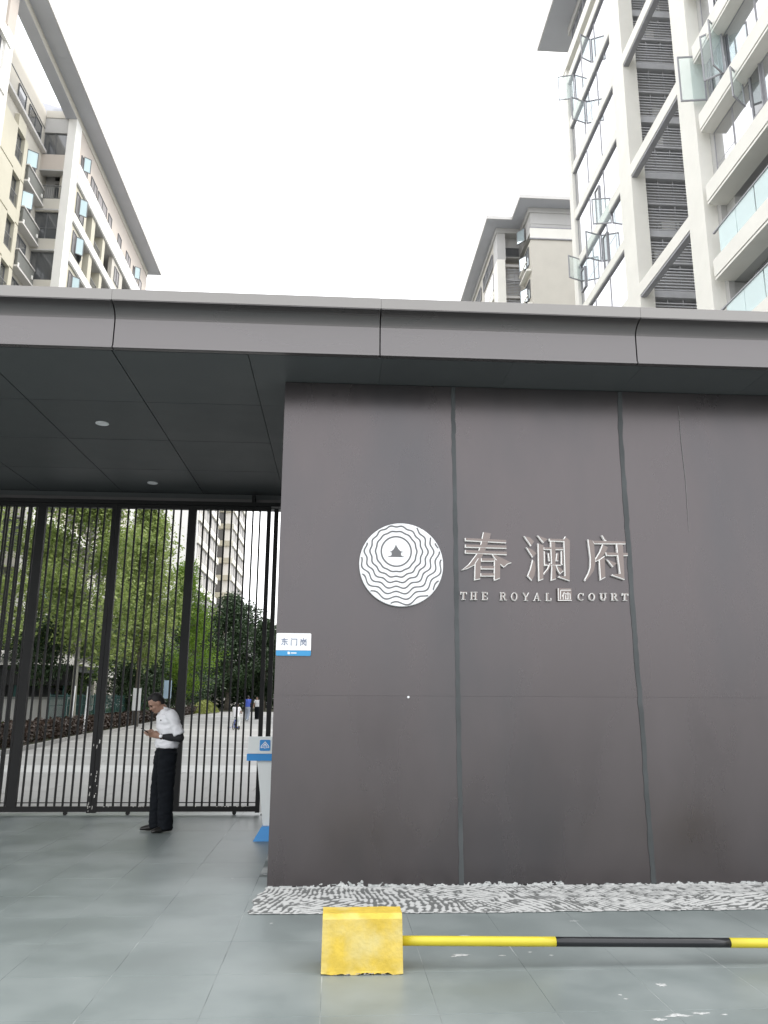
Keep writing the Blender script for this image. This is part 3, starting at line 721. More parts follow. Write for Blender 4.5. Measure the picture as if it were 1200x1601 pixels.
# ------------------------------------------------------------------ windows
WINM = {}
def window(root, face, plane, a0, a1, z0, z1, cols=2, transom=None, frame=None, glass=None, fw=.05, name='window'):
    """a framed window facing -y ('y'), +x ('+') or -x ('-'): frame with its pane as a sub-part; transom = share of the height"""
    frame = frame or FRAME; glass = glass or GLD
    w, h = a1 - a0, z1 - z0
    k = (round(w, 2), round(h, 2), cols, transom, frame.name, glass.name, fw)
    if k not in WINM:
        q = MB(); d = .022 if glass is GLM else .05
        q.box(-w / 2, -w / 2 + fw, -d, .02, 0, h).box(w / 2 - fw, w / 2, -d, .02, 0, h).box(-w / 2 + fw, w / 2 - fw, -d, .02, 0, fw).box(-w / 2 + fw, w / 2 - fw, -d, .02, h - fw, h)
        for c in range(1, cols): x = -w / 2 + w * c / cols; q.box(x - fw / 2, x + fw / 2, -d + .004, .02, fw, h - fw)
        if transom:
            for c in range(cols):
                q.box(-w / 2 + w * c / cols + fw / 2 + .001, -w / 2 + w * (c + 1) / cols - fw / 2 - .001, -d + .008, .02, h * transom - fw / 2, h * transom + fw / 2)
        p = MB().box(-w / 2 + fw * .5, w / 2 - fw * .5, -.012, .0, fw * .5, h - fw * .5)
        WINM[k] = (q.mesh(name, frame), p.mesh('pane', glass))
    fm, pm = WINM[k]; c = (a0 + a1) / 2
    loc, rz = {'y': ((c, plane, z0), 0), '+': ((plane, c, z0), math.pi / 2), '-': ((plane, c, z0), -math.pi / 2)}[face]
    o = inst(fm, name, loc, root, rz)
    p = link(bpy.data.objects.new('pane', pm)); p.parent = o
    return o
SASHM = {}
def sash(root, x, y, z, w, h, ang, frame=None, glass=None):
    """an opened casement hinged at (x, y), swinging out along the direction ang (degrees)"""
    frame = frame or FRAME; glass = glass or GLS
    k = (round(w, 2), round(h, 2), frame.name, glass.name)
    if k not in SASHM:
        f = .055
        q = MB().box(0, f, -.022, .022, 0, h).box(w - f, w, -.022, .022, 0, h).box(f, w - f, -.022, .022, 0, f).box(f, w - f, -.022, .022, h - f, h)
        SASHM[k] = (q.mesh('open_casement', frame), MB().box(f * .6, w - f * .6, -.006, .006, f * .6, h - f * .6).mesh('pane', glass))
    fm, pm = SASHM[k]
    o = inst(fm, 'open_casement', (x, y, z), root, math.radians(ang))
    p = link(bpy.data.objects.new('pane', pm)); p.parent = o
    return o
RAILS = {}
def railing(root, face, plane, a0, a1, z, h=1.05, mm=None):
    mm = mm or RAILM; L = a1 - a0; k = (round(L, 2), h, mm.name)
    if k not in RAILS:
        q = MB().box(-L / 2, L / 2, -.02, .02, h - .05, h).box(-L / 2, L / 2, -.015, .015, .06, .10)
        n = max(2, int(L / .13))
        for i in range(n + 1):
            x = -L / 2 + .01 + (L - .02) * i / n; q.box(x - .01, x + .01, -.0098, .0098, .1005, h - .0505)
        RAILS[k] = q.mesh('railing', mm)
    c = (a0 + a1) / 2
    loc, rz = {'y': ((c, plane, z), 0), '+': ((plane, c, z), math.pi / 2), '-': ((plane, c, z), -math.pi / 2)}[face]
    return inst(RAILS[k], 'railing', loc, root, rz)
LOUV = {}
def louvre(root, x0, x1, y, z0, z1, pitch=.145):
    k = (round(x1 - x0, 2), round(z1 - z0, 2))
    if k not in LOUV:
        w, h = k; q = MB(); n = int(h / pitch)
        for i in range(n):
            z = pitch * (i + .5)
            q.add([(-w / 2, -.05, z - .034), (w / 2, -.05, z - .034), (w / 2, -.03, z + .034), (-w / 2, -.03, z + .034), (-w / 2, -.02, z - .034), (w / 2, -.02, z - .034), (w / 2, -.012, z + .034), (-w / 2, -.012, z + .034)],
                  [(0, 1, 2, 3), (7, 6, 5, 4), (4, 5, 1, 0), (2, 6, 7, 3)])
        for x in (-w / 2, -w / 6, w / 6, w / 2): q.box(x - .02, x + .02, .03, .06, 0, h)
        me = q.mesh('louvre', LOUVRE); LOUV[k] = me
    o = inst(LOUV[k], 'louvre', ((x0 + x1) / 2, y, z0), root); o['kind'] = 'stuff'; return o
ACM = []
def ac_unit(root, x, y, z):
    if not ACM:
        q = MB().box(-.42, .42, -.16, .16, 0, .6)
        q.rings([((-.10, -.162, .3), (.22, 0, 0), (0, 0, .22)), ((-.10, -.172, .3), (.22, 0, 0), (0, 0, .22)), ((-.10, -.172, .3), (.17, 0, 0), (0, 0, .17)), ((-.10, -.164, .3), (.05, 0, 0), (0, 0, .05))], 16)
        ACM.append(q.mesh('air_conditioner', WALLW))
    return inst(ACM[0], 'air_conditioner', (x, y, z), root)

# ------------------------------------------------------------------ left apartment building (faces +x at x = -18.5)
XL = -18.5
LB = thing('apartment_building', 'beige apartment building with deep dark eaves rising over the left end of the canopy', 'building', (-25, 48, 0), 'apartment buildings behind the gate')
pbox(LB, 'wall', WALLB, -34, -20.6, 20.0, 69.0, -.1, 40.6)
pbox(LB, 'wall', WALLG, -20.6 + .002, -20.0, 49.2, 69.0, -.1, 40.4)
pbox(LB, 'corner_pillar', WALLW, -19.05, XL, 48.0, 49.1, -.1, 40.4)
pbox(LB, 'end_wall', WALLB, -19.4, XL - .004, 48.0 + .5, 49.1 - .002, -.1, 40.38)
# roof: cornice strip and deep eaves
pbox(LB, 'cornice', WALLB, -19.06, XL, 20, 69.0, 40.402, 40.95); pbox(LB, 'beam_underside', EAVE, -19.25, XL - .02, 37.9, 48.0, 40.36, 40.401); pbox(LB, 'beam_inner', EAVE, -19.25, -19.063, 37.9, 48.0, 40.402, 41.1)
pbox(LB, 'cornice', WALLB, -20.6, -19.062, 48.0, 69.0, 40.402, 40.95)
pbox(LB, 'cornice', WALLB, -20.6, -19.062, 20.0, 37.9, 40.402, 40.95)
pbox(LB, 'roof_slab', EAVE, -20.2, -19.063, 20, 37.9, 40.953, 41.12); pbox(LB, 'roof_slab', EAVE, -20.2, -19.063, 48.0, 69.6, 40.953, 41.12)
for a, b in ((20, 30.97), (30.98, 37.89), (37.9, 43.19), (43.2, 47.99), (48.0, 58.49), (58.5, 69.6)): pbox(LB, 'roof_slab', EAVE, -19.06, -17.45, a, b, 40.953, 41.12)
pbox(LB, 'eave_edge', EAVEL, -17.447, -17.38, 20, 69.68, 40.98, 41.3)
pbox(LB, 'eave_edge', EAVEL, -20.2, -17.45, 69.603, 69.68, 40.98, 41.3)
q = MB(); q.prism([(-20.2, 41.123), (-17.45, 41.123), (-17.5, 41.28), (-24, 43.2), (-30, 43.2), (-30, 41.123)], 49.0, 69.6, 'y'); q.build('roof', EAVE, LB)
# curved parapet of the recess with its terrace
q = MB(); q.prism([(-21.4, 39.55), (-20.58, 39.55), (-20.58, 40.5), (-20.64, 40.9), (-20.8, 41.15), (-21.4, 41.2)], 37.9, 48.0, 'y'); q.build('parapet', WALLB, LB)
pbox(LB, 'dark_strip', FRAME, -20.6, -20.57, 37.9, 47.99, 39.47, 39.545)  # thin dark strip running below the curved parapet
for k in range(13):
    zb = 36.1 - 3 * k                                       # underside of the band at the top of this storey
    if zb < 1: break
    # bands
    top = zb + (1.55 if k == 0 else .75)
    pbox(LB, 'band', WALLW, XL - .30, XL + .10, 49.103, 69.0, zb + .10, top)
    pbox(LB, 'band_lip', WALLG, XL - .28, XL + .05, 49.104, 69.0, zb, zb + .097)
    f0 = zb - 2.25                                           # sill of the storey below the band
    pbox(LB, 'wall_panel', WALLY, XL - .35, XL - .05, 49.105, 51.8, f0, zb)
    pbox(LB, 'pier', WALLY, -20.0, XL - .04, 53.0, 53.75, f0, zb)
    pbox(LB, 'pier', WALLY, -20.0, XL - .04, 55.7, 56.3, f0, zb)
    pbox(LB, 'wall_panel', WALLB, XL - .35, XL - .05, 58.4, 61.5, f0, zb)
    pbox(LB, 'wall_panel', WALLB, XL - .35, XL - .05, 63.6, 68.9, f0, zb)
    pbox(LB, 'floor_slab', WALLG, -20.0, XL - .31, 49.2, 68.9, zb, zb + .2)
    window(LB, '+', XL - .04, 49.5, 51.2, zb - 1.95, zb - .35, 2, None, FRAME, PANE)
    sash(LB, XL + .0, 50.1, zb - 1.75, .58, 1.3, 40, None, GLK)
    if k % 3 == 1: sash(LB, XL + .0, 51.1, zb - 1.95, .60, 1.25, -60)
    window(LB, '+', XL - .04, 59.1, 60.4, zb - 1.7, zb - .4, 2, None, FRAME, PANE); window(LB, '+', XL - .04, 64.2, 65.6, zb - 1.8, zb - .4, 2, None, FRAME, PANE); window(LB, '+', XL - .04, 66.3, 67.5, zb - 1.7, zb - .4, 1, None, FRAME, PANE)
    window(LB, '+', -19.98, 53.9, 55.6, f0 + .05, zb - .15, 3, .45); window(LB, '+', -19.98, 56.5, 58.3, f0 + .05, zb - .15, 3, .45); window(LB, '+', -19.98, 61.7, 63.5, f0 + .05, zb - .2, 2)
    railing(LB, '+', XL - .2, 53.78, 55.68, f0); railing(LB, '+', XL - .2, 61.53, 63.57, f0)
    # end wall (faces -y at y = 48): spandrel, window or balcony
    pbox(LB, 'spandrel', WALLB, -20.598, -19.053, 47.98, 48.6, zb - 2.80 if k % 2 else zb - 2.95, zb - 2.0)
    pbox(LB, 'slab_edge', WALLG, -20.598, -19.053, 47.93, 48.6, zb + .105, zb + .2)
    if k % 3 == 0 and k < 12:
        pbox(LB, 'balcony_back', WALLG, -20.6, -19.06, 49.4, 49.6, zb - 2.0, zb + .1); railing(LB, 'y', 48.06, -20.56, -19.08, zb - 1.995)
        window(LB, 'y', 49.38, -20.4, -19.3, zb - 1.9, zb - .2, 2)
    else: window(LB, 'y', 48.18, -20.59, -19.06, zb - 1.995, zb + .1, 2 if k % 2 else 1, .42 if k % 3 == 1 else None)
    # recess wall (faces +x at x = -20.6)
    window(LB, '+', -20.57, 45.35, 47.2, zb - 1.45, zb - .05, 2, glass=GLD)
    pbox(LB, 'ledge_screen', LEDGE, -20.3, -20.14, 45.3, 48.0 - .08, zb - 2.55, zb - 1.48)
    pbox(LB, 'ledge_rail', EAVEL, -20.34, -20.08, 45.25, 48.0 - .08, zb - 1.478, zb - 1.40)
    pbox(LB, 'ledge_slab', EAVEL, -20.598, -20.06, 45.2, 48.0 - .08, zb - 2.68, zb - 2.555)
    pbox(LB, 'downpipe_cap', WALLW, -20.138, -20.08, 45.38, 45.5, zb - 2.55, zb - 2.3); pbox(LB, 'downpipe_cap', WALLW, -20.138, -20.08, 47.55, 47.67, zb - 2.2, zb - 1.95)
    pbox(LB, 'pier', WALLY, -20.598, -20.3, 44.7, 45.2, zb - 2.9, zb + .0); pbox(LB, 'wall_panel', WALLY, -20.598, -20.3, 37.92, 43.55, zb - 2.9, zb - .0)
    pbox(LB, 'lintel', WALLY, -20.598, -20.302, 43.553, 44.697, zb - .05, zb + .9); railing(LB, '+', -20.4, 43.56, 44.69, zb - 2.0, .9)
    window(LB, '+', -20.575, 43.56, 44.68, zb - 2.05, zb - .06, 1)
    if k in (0, 1, 4): sash(LB, -20.5, 45.6, zb - 1.25, .72, 1.2, 36, None, GLK)
    # near wing (faces +x at x = -18.5)
    pbox(LB, 'band', WALLW, XL - .4, XL + .1, 20.0, 37.5, zb + .05, zb + .8)
    window(LB, '+', XL - .06, 34.4, 36.6, zb - 1.9, zb - .1, 2); window(LB, '+', XL - .06, 30.5, 32.8, zb - 1.9, zb - .1, 2)
# top storey of the far wing and of the recess
pbox(LB, 'wall_panel', WALLP, XL - .35, XL - .05, 49.105, 69.0, 37.653, 40.4)
for a, b, g in ((49.6, 51.0, 1), (51.9, 53.3, 0), (53.6, 55.9, 0), (56.4, 57.3, 0), (59.2, 60.2, 0), (61.8, 63.2, 0), (64.2, 65.8, 1), (66.3, 67.2, 0)):
    window(LB, '+', XL - .03, a, b, 37.66, 38.75, 2 if b - a > 1.2 else 1, None, FRAME, PANE)
    if g: sash(LB, XL + .02, a + .35, 37.75, .55, 1.15, 40, None, GLK)
window(LB, '+', -20.56, 43.5, 44.7, 37.8, 39.2, 1); window(LB, '+', -20.56, 45.3, 47.4, 37.8, 39.2, 2)
pbox(LB, 'ledge_slab', EAVEL, -20.598, -20.3, 37.93, 47.99, 37.55, 37.75)
pbox(LB, 'end_wall', WALLG, -20.598, -19.053, 48.05, 48.9, 39.25, 40.4); window(LB, 'y', 48.18, -20.59, -19.06, 37.5, 39.24, 2); pbox(LB, 'spandrel', WALLP, -20.598, -19.053, 47.98, 48.6, 36.3, 37.49)
pbox(LB, 'near_wing', WALLW, -20.598, XL - .1, 20.0, 37.9, -.1, 40.4)
pbox(LB, 'corner_pillar', WALLW, -19.0, XL + .03, 37.0, 37.88, -.1, 37.2); pbox(LB, 'corner_pillar', WALLP, -19.0, XL + .02, 36.9, 37.88, 37.203, 40.4)

# ------------------------------------------------------------------ right apartment building (faces -x at x = 12.8)
XR = 12.8
RB = thing('apartment_building', 'tall pale apartment building with open mirrored casements above the right end of the canopy', 'building', (20, 30, 0), 'apartment buildings behind the gate')
ZB = [15.7 + 2.95 * k - 2.95 * 5 for k in range(13)]       # undersides of the floor bands
pbox(RB, 'wall', WALLG, 13.45, 30, 31.7, 38.6, -.1, 40.4)
pbox(RB, 'wall', WALLG, 15.6, 30, 10.0, 31.69, -.1, 40.4)
pbox(RB, 'corner_column', COLC, XR - .05, 13.5, 38.25, 38.85, -.1, 37.9)
pbox(RB, 'column', COLC, XR, 13.45, 30.3, 31.69, -.1, 40.3)
pbox(RB, 'column', COLC, XR, 13.28, 24.2, 25.4, -.1, 40.3)
pbox(RB, 'recess_wall', WALLG, 13.5, 15.6, 24.5, 25.2, -.1, 40.3); pbox(RB, 'recess_wall', WALLG, 13.452, 15.59, 31.15, 31.5, -.1, 40.3)
for k, zb in enumerate(ZB):
    if zb < 1: continue
    zt = zb + 2.95
    # far section: bands and strips of mirror glass
    pbox(RB, 'band', COLC, XR - .0, 13.4, 31.695, 38.245, zb + .07, zb + .55); pbox(RB, 'band_lip', FRAMEL, XR + .03, 13.4, 31.695, 38.245, zb, zb + .067)
    if zb < 36:
        for a, b, c in ((31.75, 33.9, 2), (33.95, 36.05, 2), (36.1, 38.2, 2)):
            if (k % 3 == 1) : window(RB, '-', 12.93, a, b, zb + .56, zt, c, .42, FRAMEL, GLM, .038)
            else: window(RB, '-', 12.93, a, b, zb + .56, zt, 1, None, FRAMEL, GLM, .038)
    # recess: slab edges, louvred screens, air conditioners
    for z0, z1 in ((zb + .35, zb + 1.65), (zb + 1.78, zb + 2.93)):
        louvre(RB, 13.46, 15.55, 30.62, z0, z1)
    pbox(RB, 'slab_edge', LOUVRE, 13.455, 15.588, 30.52, 31.14, zb + .02, zb + .33); pbox(RB, 'shelf_edge', LOUVRE, 13.455, 15.588, 30.56, 31.14, zb + 1.67, zb + 1.76)
    if k % 2: ac_unit(RB, 14.6, 30.9, zb + .36)
    else: ac_unit(RB, 14.2, 30.9, zb + 1.77)
    # near section
    pbox(RB, 'band', COLC, XR, 13.5, 9.5, 23.95, zb + .13, zb + .75)
    pbox(RB, 'band_groove', FRAMEL, XR + .05, 13.5, 9.5, 23.9, zb + .083, zb + .127); pbox(RB, 'band_lip', COLC, XR + .012, 13.5, 9.5, 23.94, zb, zb + .08)
    pbox(RB, 'side_strip', WALLG, 13.285, 13.5, 23.953, 25.0, zb, zt)
    s0 = zb + .753
    if zb < 3 or zb > 18:
        for a, b in ((22.62, 23.93), (20.62, 22.6), (18.6, 20.6), (16.5, 18.58), (14.4, 16.48), (12.3, 14.38), (10.2, 12.28)):
            if b - a < 1.5: window(RB, '-', 13.3, a, b, s0, zt, 1, .38, FRAMEL, GLM, .038)
            else: window(RB, '-', 13.3, a, b, s0, zt, 1, None, FRAMEL, GLM, .038)
    else:
        deep = 1 if (k % 2) else 0
        X1 = 15.2 if deep else 13.9
        pbox(RB, 'loggia_slab', WALLG, 13.505, 15.55, 9.5, 24.4, zb + .02, zb + .2)
        pbox(RB, 'loggia_wall', WALLG, 13.5, 15.59, 23.4 + (.6 if not deep else 0), 24.45, zb + .21, zt)
        for a, b in ((21.2, 23.3), (19.0, 21.1), (16.9, 18.9), (14.7, 16.8)):
            window(RB, '-', X1, a, b, s0 - .4, zt - .02, 2, None, FRAMEL, GLM if not deep else GLD)
        for a in (22.42, 21.25, 20.05, 18.85, 17.65, 16.45):
            pbox(RB, 'balustrade_pane', GLB, XR + .10, XR + .12, a, a + 1.14, s0, s0 + 1.02)
        pbox(RB, 'handrail', FRAMEL, XR + .07, XR + .15, 16.3, 23.93, s0 + 1.022, s0 + 1.07)
for z in (6.7, 12.6, 18.5, 24.4, 30.3, 36.2):
    pbox(RB, 'bridge_beam', COLC, XR, 13.1, 25.403, 30.297, z + .1, z + .65); pbox(RB, 'beam_lip', FRAMEL, XR + .03, 13.08, 25.403, 30.297, z, z + .097)
# open casements
for y, z, w, h, a in ((23.95, 23.0, .95, 1.95, 172), (22.55, 22.95, .75, 1.9, 140), (22.7, 22.95, .75, 1.9, 215), (21.65, 20.75, .8, 1.15, 215), 
                      (22.6, 25.95, .8, 1.9, 225), (20.5, 25.9, .8, 1.9, 140)):
    sash(RB, 13.2, y, z, w, h, a, FRAMEL, GLC)
for y, z, w, h, a in ((37.4, 34.7, .9, 1.6, 165), (35.9, 31.8, .9, 1.4, 200), (34.5, 34.4, .7, 1.5, 205), (33.2, 24.0, .9, 1.4, 170), (34.9, 22.95, .9, 1.5, 200), (38.0, 23.6, .9, 1.35, 205)):
    sash(RB, 12.9, y, z, w, h, a, FRAMEL, GLC)
window(RB, '-', 12.90, 33.9, 34.5, 22.2, 24.0, 1, None, FRAMEL, GLD); window(RB, '-', 12.90, 34.6, 35.2, 25.1, 27.1, 1, None, FRAMEL, GLD)
window(RB, '-', 12.90, 37.4, 38.1, 23.0, 24.2, 1, None, FRAMEL, GLD)
for y0, z0 in ((23.0, 22.45), (22.3, 25.4), (20.7, 20.0), (21.2, 28.3)): window(RB, '-', 13.27, y0, y0 + .65, z0, z0 + 2.0, 1, None, FRAMEL, GLD)
# top storey and eaves
pbox(RB, 'band', COLC, XR - .08, 13.5, 31.7, 38.9, 37.4, 38.05)
for a, b in ((31.9, 34.0), (34.05, 36.2), (36.25, 38.4)): window(RB, '-', 13.3, a, b, 38.06, 40.3, 3, None, FRAMEL, GLD)
pbox(RB, 'cornice', WALLG, 13.2, 30, 9.5, 38.9, 40.41, 40.9)
pbox(RB, 'roof_slab', EAVE, 11.85, 30, 9.5, 40.6, 40.905, 41.08); pbox(RB, 'eave_edge', EAVEL, 11.78, 11.847, 9.5, 40.68, 40.93, 41.25); pbox(RB, 'eave_edge', EAVEL, 11.85, 30, 40.603, 40.68, 40.93, 41.25)
q = MB(); q.prism([(11.85, 41.083), (30, 41.083), (30, 43.4), (18, 43.4)], 9.5, 40.6, 'y'); q.build('roof', EAVE, RB)

# ------------------------------------------------------------------ farther apartment building on the right
FB = thing('apartment_building', 'grey beige apartment building with stepped overhanging eaves, seen between the sky and the pale one', 'building', (20, 66, 0), 'apartment buildings behind the gate')
pbox(FB, 'wall', WALLB, 13.1, 32, 61.2, 84, -.1, 40.4)
pbox(FB, 'wall', WALLB, 15.15, 32, 56.5, 61.19, -.1, 37.95)
pbox(FB, 'wall', WALLG, 15.2, 32, 56.52, 61.19, 39.4, 40.4); pbox(FB, 'top_wall', WALLG, 15.22, 32, 56.55, 61.19, 38.9, 39.397)
pbox(FB, 'top_wall', WALLG, 13.05, 13.75, 59.6, 61.19, 35.0 + 2.9, 40.4); pbox(FB, 'column', COLC, 13.0, 13.68, 59.55, 61.19, -.1, 37.895)
pbox(FB, 'band', COLC, 15.08, 32, 56.42, 56.52, 38.05, 38.95); pbox(FB, 'band_lip', FRAMEL, 15.04, 32, 56.38, 56.5, 37.953, 38.04); pbox(FB, 'band_lip', FRAMEL, 15.06, 32, 56.4, 56.52, 38.953, 39.05)
pbox(FB, 'top_wall', WALLG, 13.755, 15.19, 60.4, 61.19, 38.6, 40.4)
for k in range(13):
    zb = 38.0 - 2.95 * k
    if zb < 3: break
    louvre(FB, 13.69, 15.14, 60.5, zb - 1.42, zb - .3); louvre(FB, 13.69, 15.14, 60.5, zb - 2.9, zb - 1.55)
    pbox(FB, 'slab_edge', EAVEL, 13.69, 15.14, 60.4, 61.0, zb - .25, zb - .02); pbox(FB, 'shelf_edge', LOUVRE, 13.69, 15.14, 60.45, 61.0, zb - 1.54, zb - 1.43)
    if k % 2 == 0: ac_unit(FB, 14.6, 60.95, zb - 1.3)
    window(FB, '-', 13.05, 61.6, 65.5, zb - 1.8, zb - .2, 3, None, FRAMEL, GLM, .038); window(FB, '-', 13.05, 67, 71, zb - 1.8, zb - .2, 3, None, FRAMEL, GLM, .038); window(FB, '-', 13.05, 73, 77, zb - 1.8, zb - .2, 3, None, FRAMEL, GLM, .038)
    pbox(FB, 'band', COLC, 12.9, 13.095, 61.2, 84, zb - 2.9, zb - 2.2)
    window(FB, '-', 15.12, 57.2, 58.6, zb - 1.9, zb - .3, 2); sash(FB, 15.1, 58.0, zb - 1.8, .8, 1.2, 125); pbox(FB, 'ledge_slab', COLC, 14.75, 15.145, 56.7, 59.2, zb - 2.75, zb - 2.6); pbox(FB, 'ledge_rail', COLC, 14.7, 14.78, 56.7, 59.2, zb - 2.05, zb - 1.97)
sash(FB, 15.1, 58.2, 38.9, .9, 1.2, 125); window(FB, '-', 13.03, 61.6, 66, 38.3, 39.6, 3, None, FRAMEL, GLD); window(FB, '-', 13.03, 67.2, 71.6, 38.3, 39.6, 3, None, FRAMEL, GLD); window(FB, 'y', 60.38, 13.9, 15.1, 38.7, 39.5, 1)
pbox(FB, 'cornice', WALLG, 12.95, 32, 59.5, 84, 40.403, 40.85); pbox(FB, 'cornice', WALLG, 15.05, 32, 56.45, 59.497, 40.403, 40.85)
pbox(FB, 'roof_slab', EAVE, 12.0, 32, 58.3, 85, 40.853, 41.02); pbox(FB, 'roof_slab', EAVE, 14.1, 32, 55.3, 58.297, 40.853, 41.02)
for b in ((11.93, 11.997, 58.23, 85), (12.0, 14.097, 58.23, 58.297), (14.03, 14.097, 55.23, 58.225), (14.1, 32, 55.23, 55.297)): pbox(FB, 'eave_edge', EAVEL, *b, 40.86, 41.16)

# ------------------------------------------------------------------ far apartment building behind the trees
TB = thing('apartment_building', 'far cream apartment tower seen through the gate bars above the dark tree', 'building', (-25, 129, 0), 'apartment buildings behind the gate')
pbox(TB, 'wall', WALLW, -34, XL, 103, 120.8, -.1, 40.4); pbox(TB, 'wall', WALLW, -34, XL, 137, 155, -.1, 40.4); pbox(TB, 'wall', WALLP, -34, -22.2, 120.803, 136.997, -.1, 40.4)
for k in range(13):
    z = .8 + 3.02 * k
    for a, b, n in ((103, 120.8, 5), (137, 155, 5)):
        pbox(TB, 'band', COLC, XL, XL + .3, a, b, z - .55, z + .35)
        for i in range(n):
            y0 = a + .5 + (b - a - .6) * i / n
            window(TB, '+', XL + .04, y0, y0 + (b - a - .6) / n - .8, z + .36, z + 2.45, 2, None, FRAMEL, PANEL_T)
    pbox(TB, 'spandrel', WALLY, -22.2, XL - .01, 136.5, 136.99, z - .6, z + .3)
    window(TB, 'y', 136.9, -21.6, -20.1, z + .2, z + 2.3, 2 if k % 2 else 1, None, FRAME, GLD)
pbox(TB, 'roof_slab', EAVE, -35, XL + 1.1, 101.5, 156, 40.41, 40.9)
for i, (x, y, w, d, h, lb) in enumerate([(-21.2, 210, 6, 20, 20.3, 'distant pale building low on the horizon, right of the dark tree')]):
    DB = thing('distant_building', lb, 'building', (x, y, 0))
    pbox(DB, 'wall', WALLG, x - w, x + w, y, y + d, -.1, h)
    for k in range(6):
        for j in range(5): window(DB, 'y', y - .02, x - w + .6 + j * 2.3, x - w + 2.0 + j * 2.3, 1.2 + 3.1 * k, 3.0 + 3.1 * k, 2, None, FRAME, GLD)

# ------------------------------------------------------------------ trees
def leaf_mesh(name, centres, sizes, mm, seed=0, flat=.35):
    """one small pointed leaf quad per centre"""
    g = np.random.default_rng(seed); n = len(centres)
    d = g.normal(size=(n, 3)); d[:, 2] *= flat + .3; d[:, 2] -= .25; d /= np.linalg.norm(d, axis=1, keepdims=True)
    nn = g.normal(size=(n, 3)); nn[:, 2] += .9; s = np.cross(d, nn); s /= np.linalg.norm(s, axis=1, keepdims=True) + 1e-9
    L = sizes[:, None]; wv = s * L * .30
    c = centres
    V = np.stack([c - d * L * .5, c - d * L * .05 + wv, c + d * L * .5, c - d * L * .05 - wv], 1).reshape(-1, 3)
    me = bpy.data.meshes.new(name); me.vertices.add(4 * n); me.loops.add(4 * n); me.polygons.add(n)
    me.vertices.foreach_set('co', V.reshape(-1).astype(np.float32)); me.loops.foreach_set('vertex_index', np.arange(4 * n, dtype=np.int32))
    me.polygons.foreach_set('loop_start', np.arange(0, 4 * n, 4, dtype=np.int32)); me.polygons.foreach_set('loop_total', np.full(n, 4, np.int32))
    me.update(calc_edges=True); me.materials.append(mm); return me

def grow(h, z0, R, r0, seed, nlimb=16, shape=1.0, droop=0., lean=(0, 0), nsub=6):
    """trunk, limbs and the points round which leaves hang (local coordinates)"""
    r = random.Random(seed); q = MB(); tips = []
    tr = []; n = 9
    for i in range(n + 1):
        t = i / n; tr.append(Vector((lean[0] * t + .12 * math.sin(3 * t + seed) * t, lean[1] * t + .12 * math.cos(2.3 * t + seed) * t, h * .93 * t)))
    q.tube(tr, [r0 * (1.25 if i == 0 else 1) * (1 - .88 * i / n) + .012 for i in range(n + 1)], 9)
    def trunk_at(z):
        t = min(max(z / (h * .93), 0), .999) * n; i = int(t); return tr[i].lerp(tr[i + 1], t - i)
    for k in range(nlimb):
        t = (k + r.random() * .8) / nlimb; z = z0 + (h * .92 - z0) * t
        prof = (math.sin(math.pi * min(1, (.14 + .86 * t)) ** shape)) * .75 + .28 * (1 - t)
        L = R * max(.22, prof) * r.uniform(.7, 1.15); a = k * 2.4 + r.uniform(-.5, .5); el = r.uniform(.25, .85) + .35 * t
        p = trunk_at(z - .15 * L); pts = [p]
        d = Vector((math.cos(a) * math.cos(el), math.sin(a) * math.cos(el), math.sin(el)))
        for i in range(5):
            d = (d + Vector((r.uniform(-.22, .22), r.uniform(-.22, .22), r.uniform(-.12, .12) - droop * .12))).normalized(); p = p + d * L / 4.2; pts.append(p)
        rb = max(.014, r0 * .38 * (1 - .6 * t)); q.tube(pts, [rb * (1 - .8 * i / 5) + .005 for i in range(6)], 5)
        for j in range(nsub):
            b = pts[1 + (j % 5)].lerp(pts[min(5, 2 + (j % 5))], r.random()); dd = (d + Vector((r.uniform(-1, 1), r.uniform(-1, 1), r.uniform(-.5, .7)))).normalized()
            l2 = L * r.uniform(.25, .5); e = b + dd * l2 + Vector((0, 0, -droop * l2 * .5)); q.tube([b, b.lerp(e, .5) + Vector((0, 0, .05 * l2)), e], [.012, .009, .004], 4)
            tips += [b.lerp(e, .45), b.lerp(e, .8), e]
        tips += [pts[3], pts[4], pts[5]]
    return q, np.array([tuple(t) for t in tips])
TREEM = {}
def tree(x, y, kind, label, rz=0., s=1., group='trees inside the gate', name=None, cat='tree'):
    K = TREEKIND[kind]
    if kind not in TREEM:
        q, tips = grow(*K['grow'], **K.get('kw', {}))
        g = np.random.default_rng(K['grow'][4]); n = K['n']
        w = g.uniform(.2, 1.8, len(tips)); idx = g.choice(len(tips), n, p=w / w.sum())
        sp = K['spread']; off = g.normal(size=(n, 3)) * np.array([sp, sp, sp * K.get('vz', .8)])
        off[:, 2] -= K.get('hang', 0) * g.random(n) ** 1.5
        c = tips[idx] + off
        c[:, 2] = np.maximum(c[:, 2], K.get('zmin', .3))
        TREEM[kind] = (q.mesh('trunk', K['bark'], smooth=True), leaf_mesh('crown', c, g.uniform(.6, 1.3, n) * K['leaf'], K['mat'], K['grow'][4]))
    tm, cm = TREEM[kind]
    t = thing(name or K['name'], label, cat, (x, y, .05), group, rz)
    for nm, me in (('trunk', tm), ('crown', cm)):
        o = link(bpy.data.objects.new(nm, me)); o.parent = t
    t.scale = (s, s, s); return t
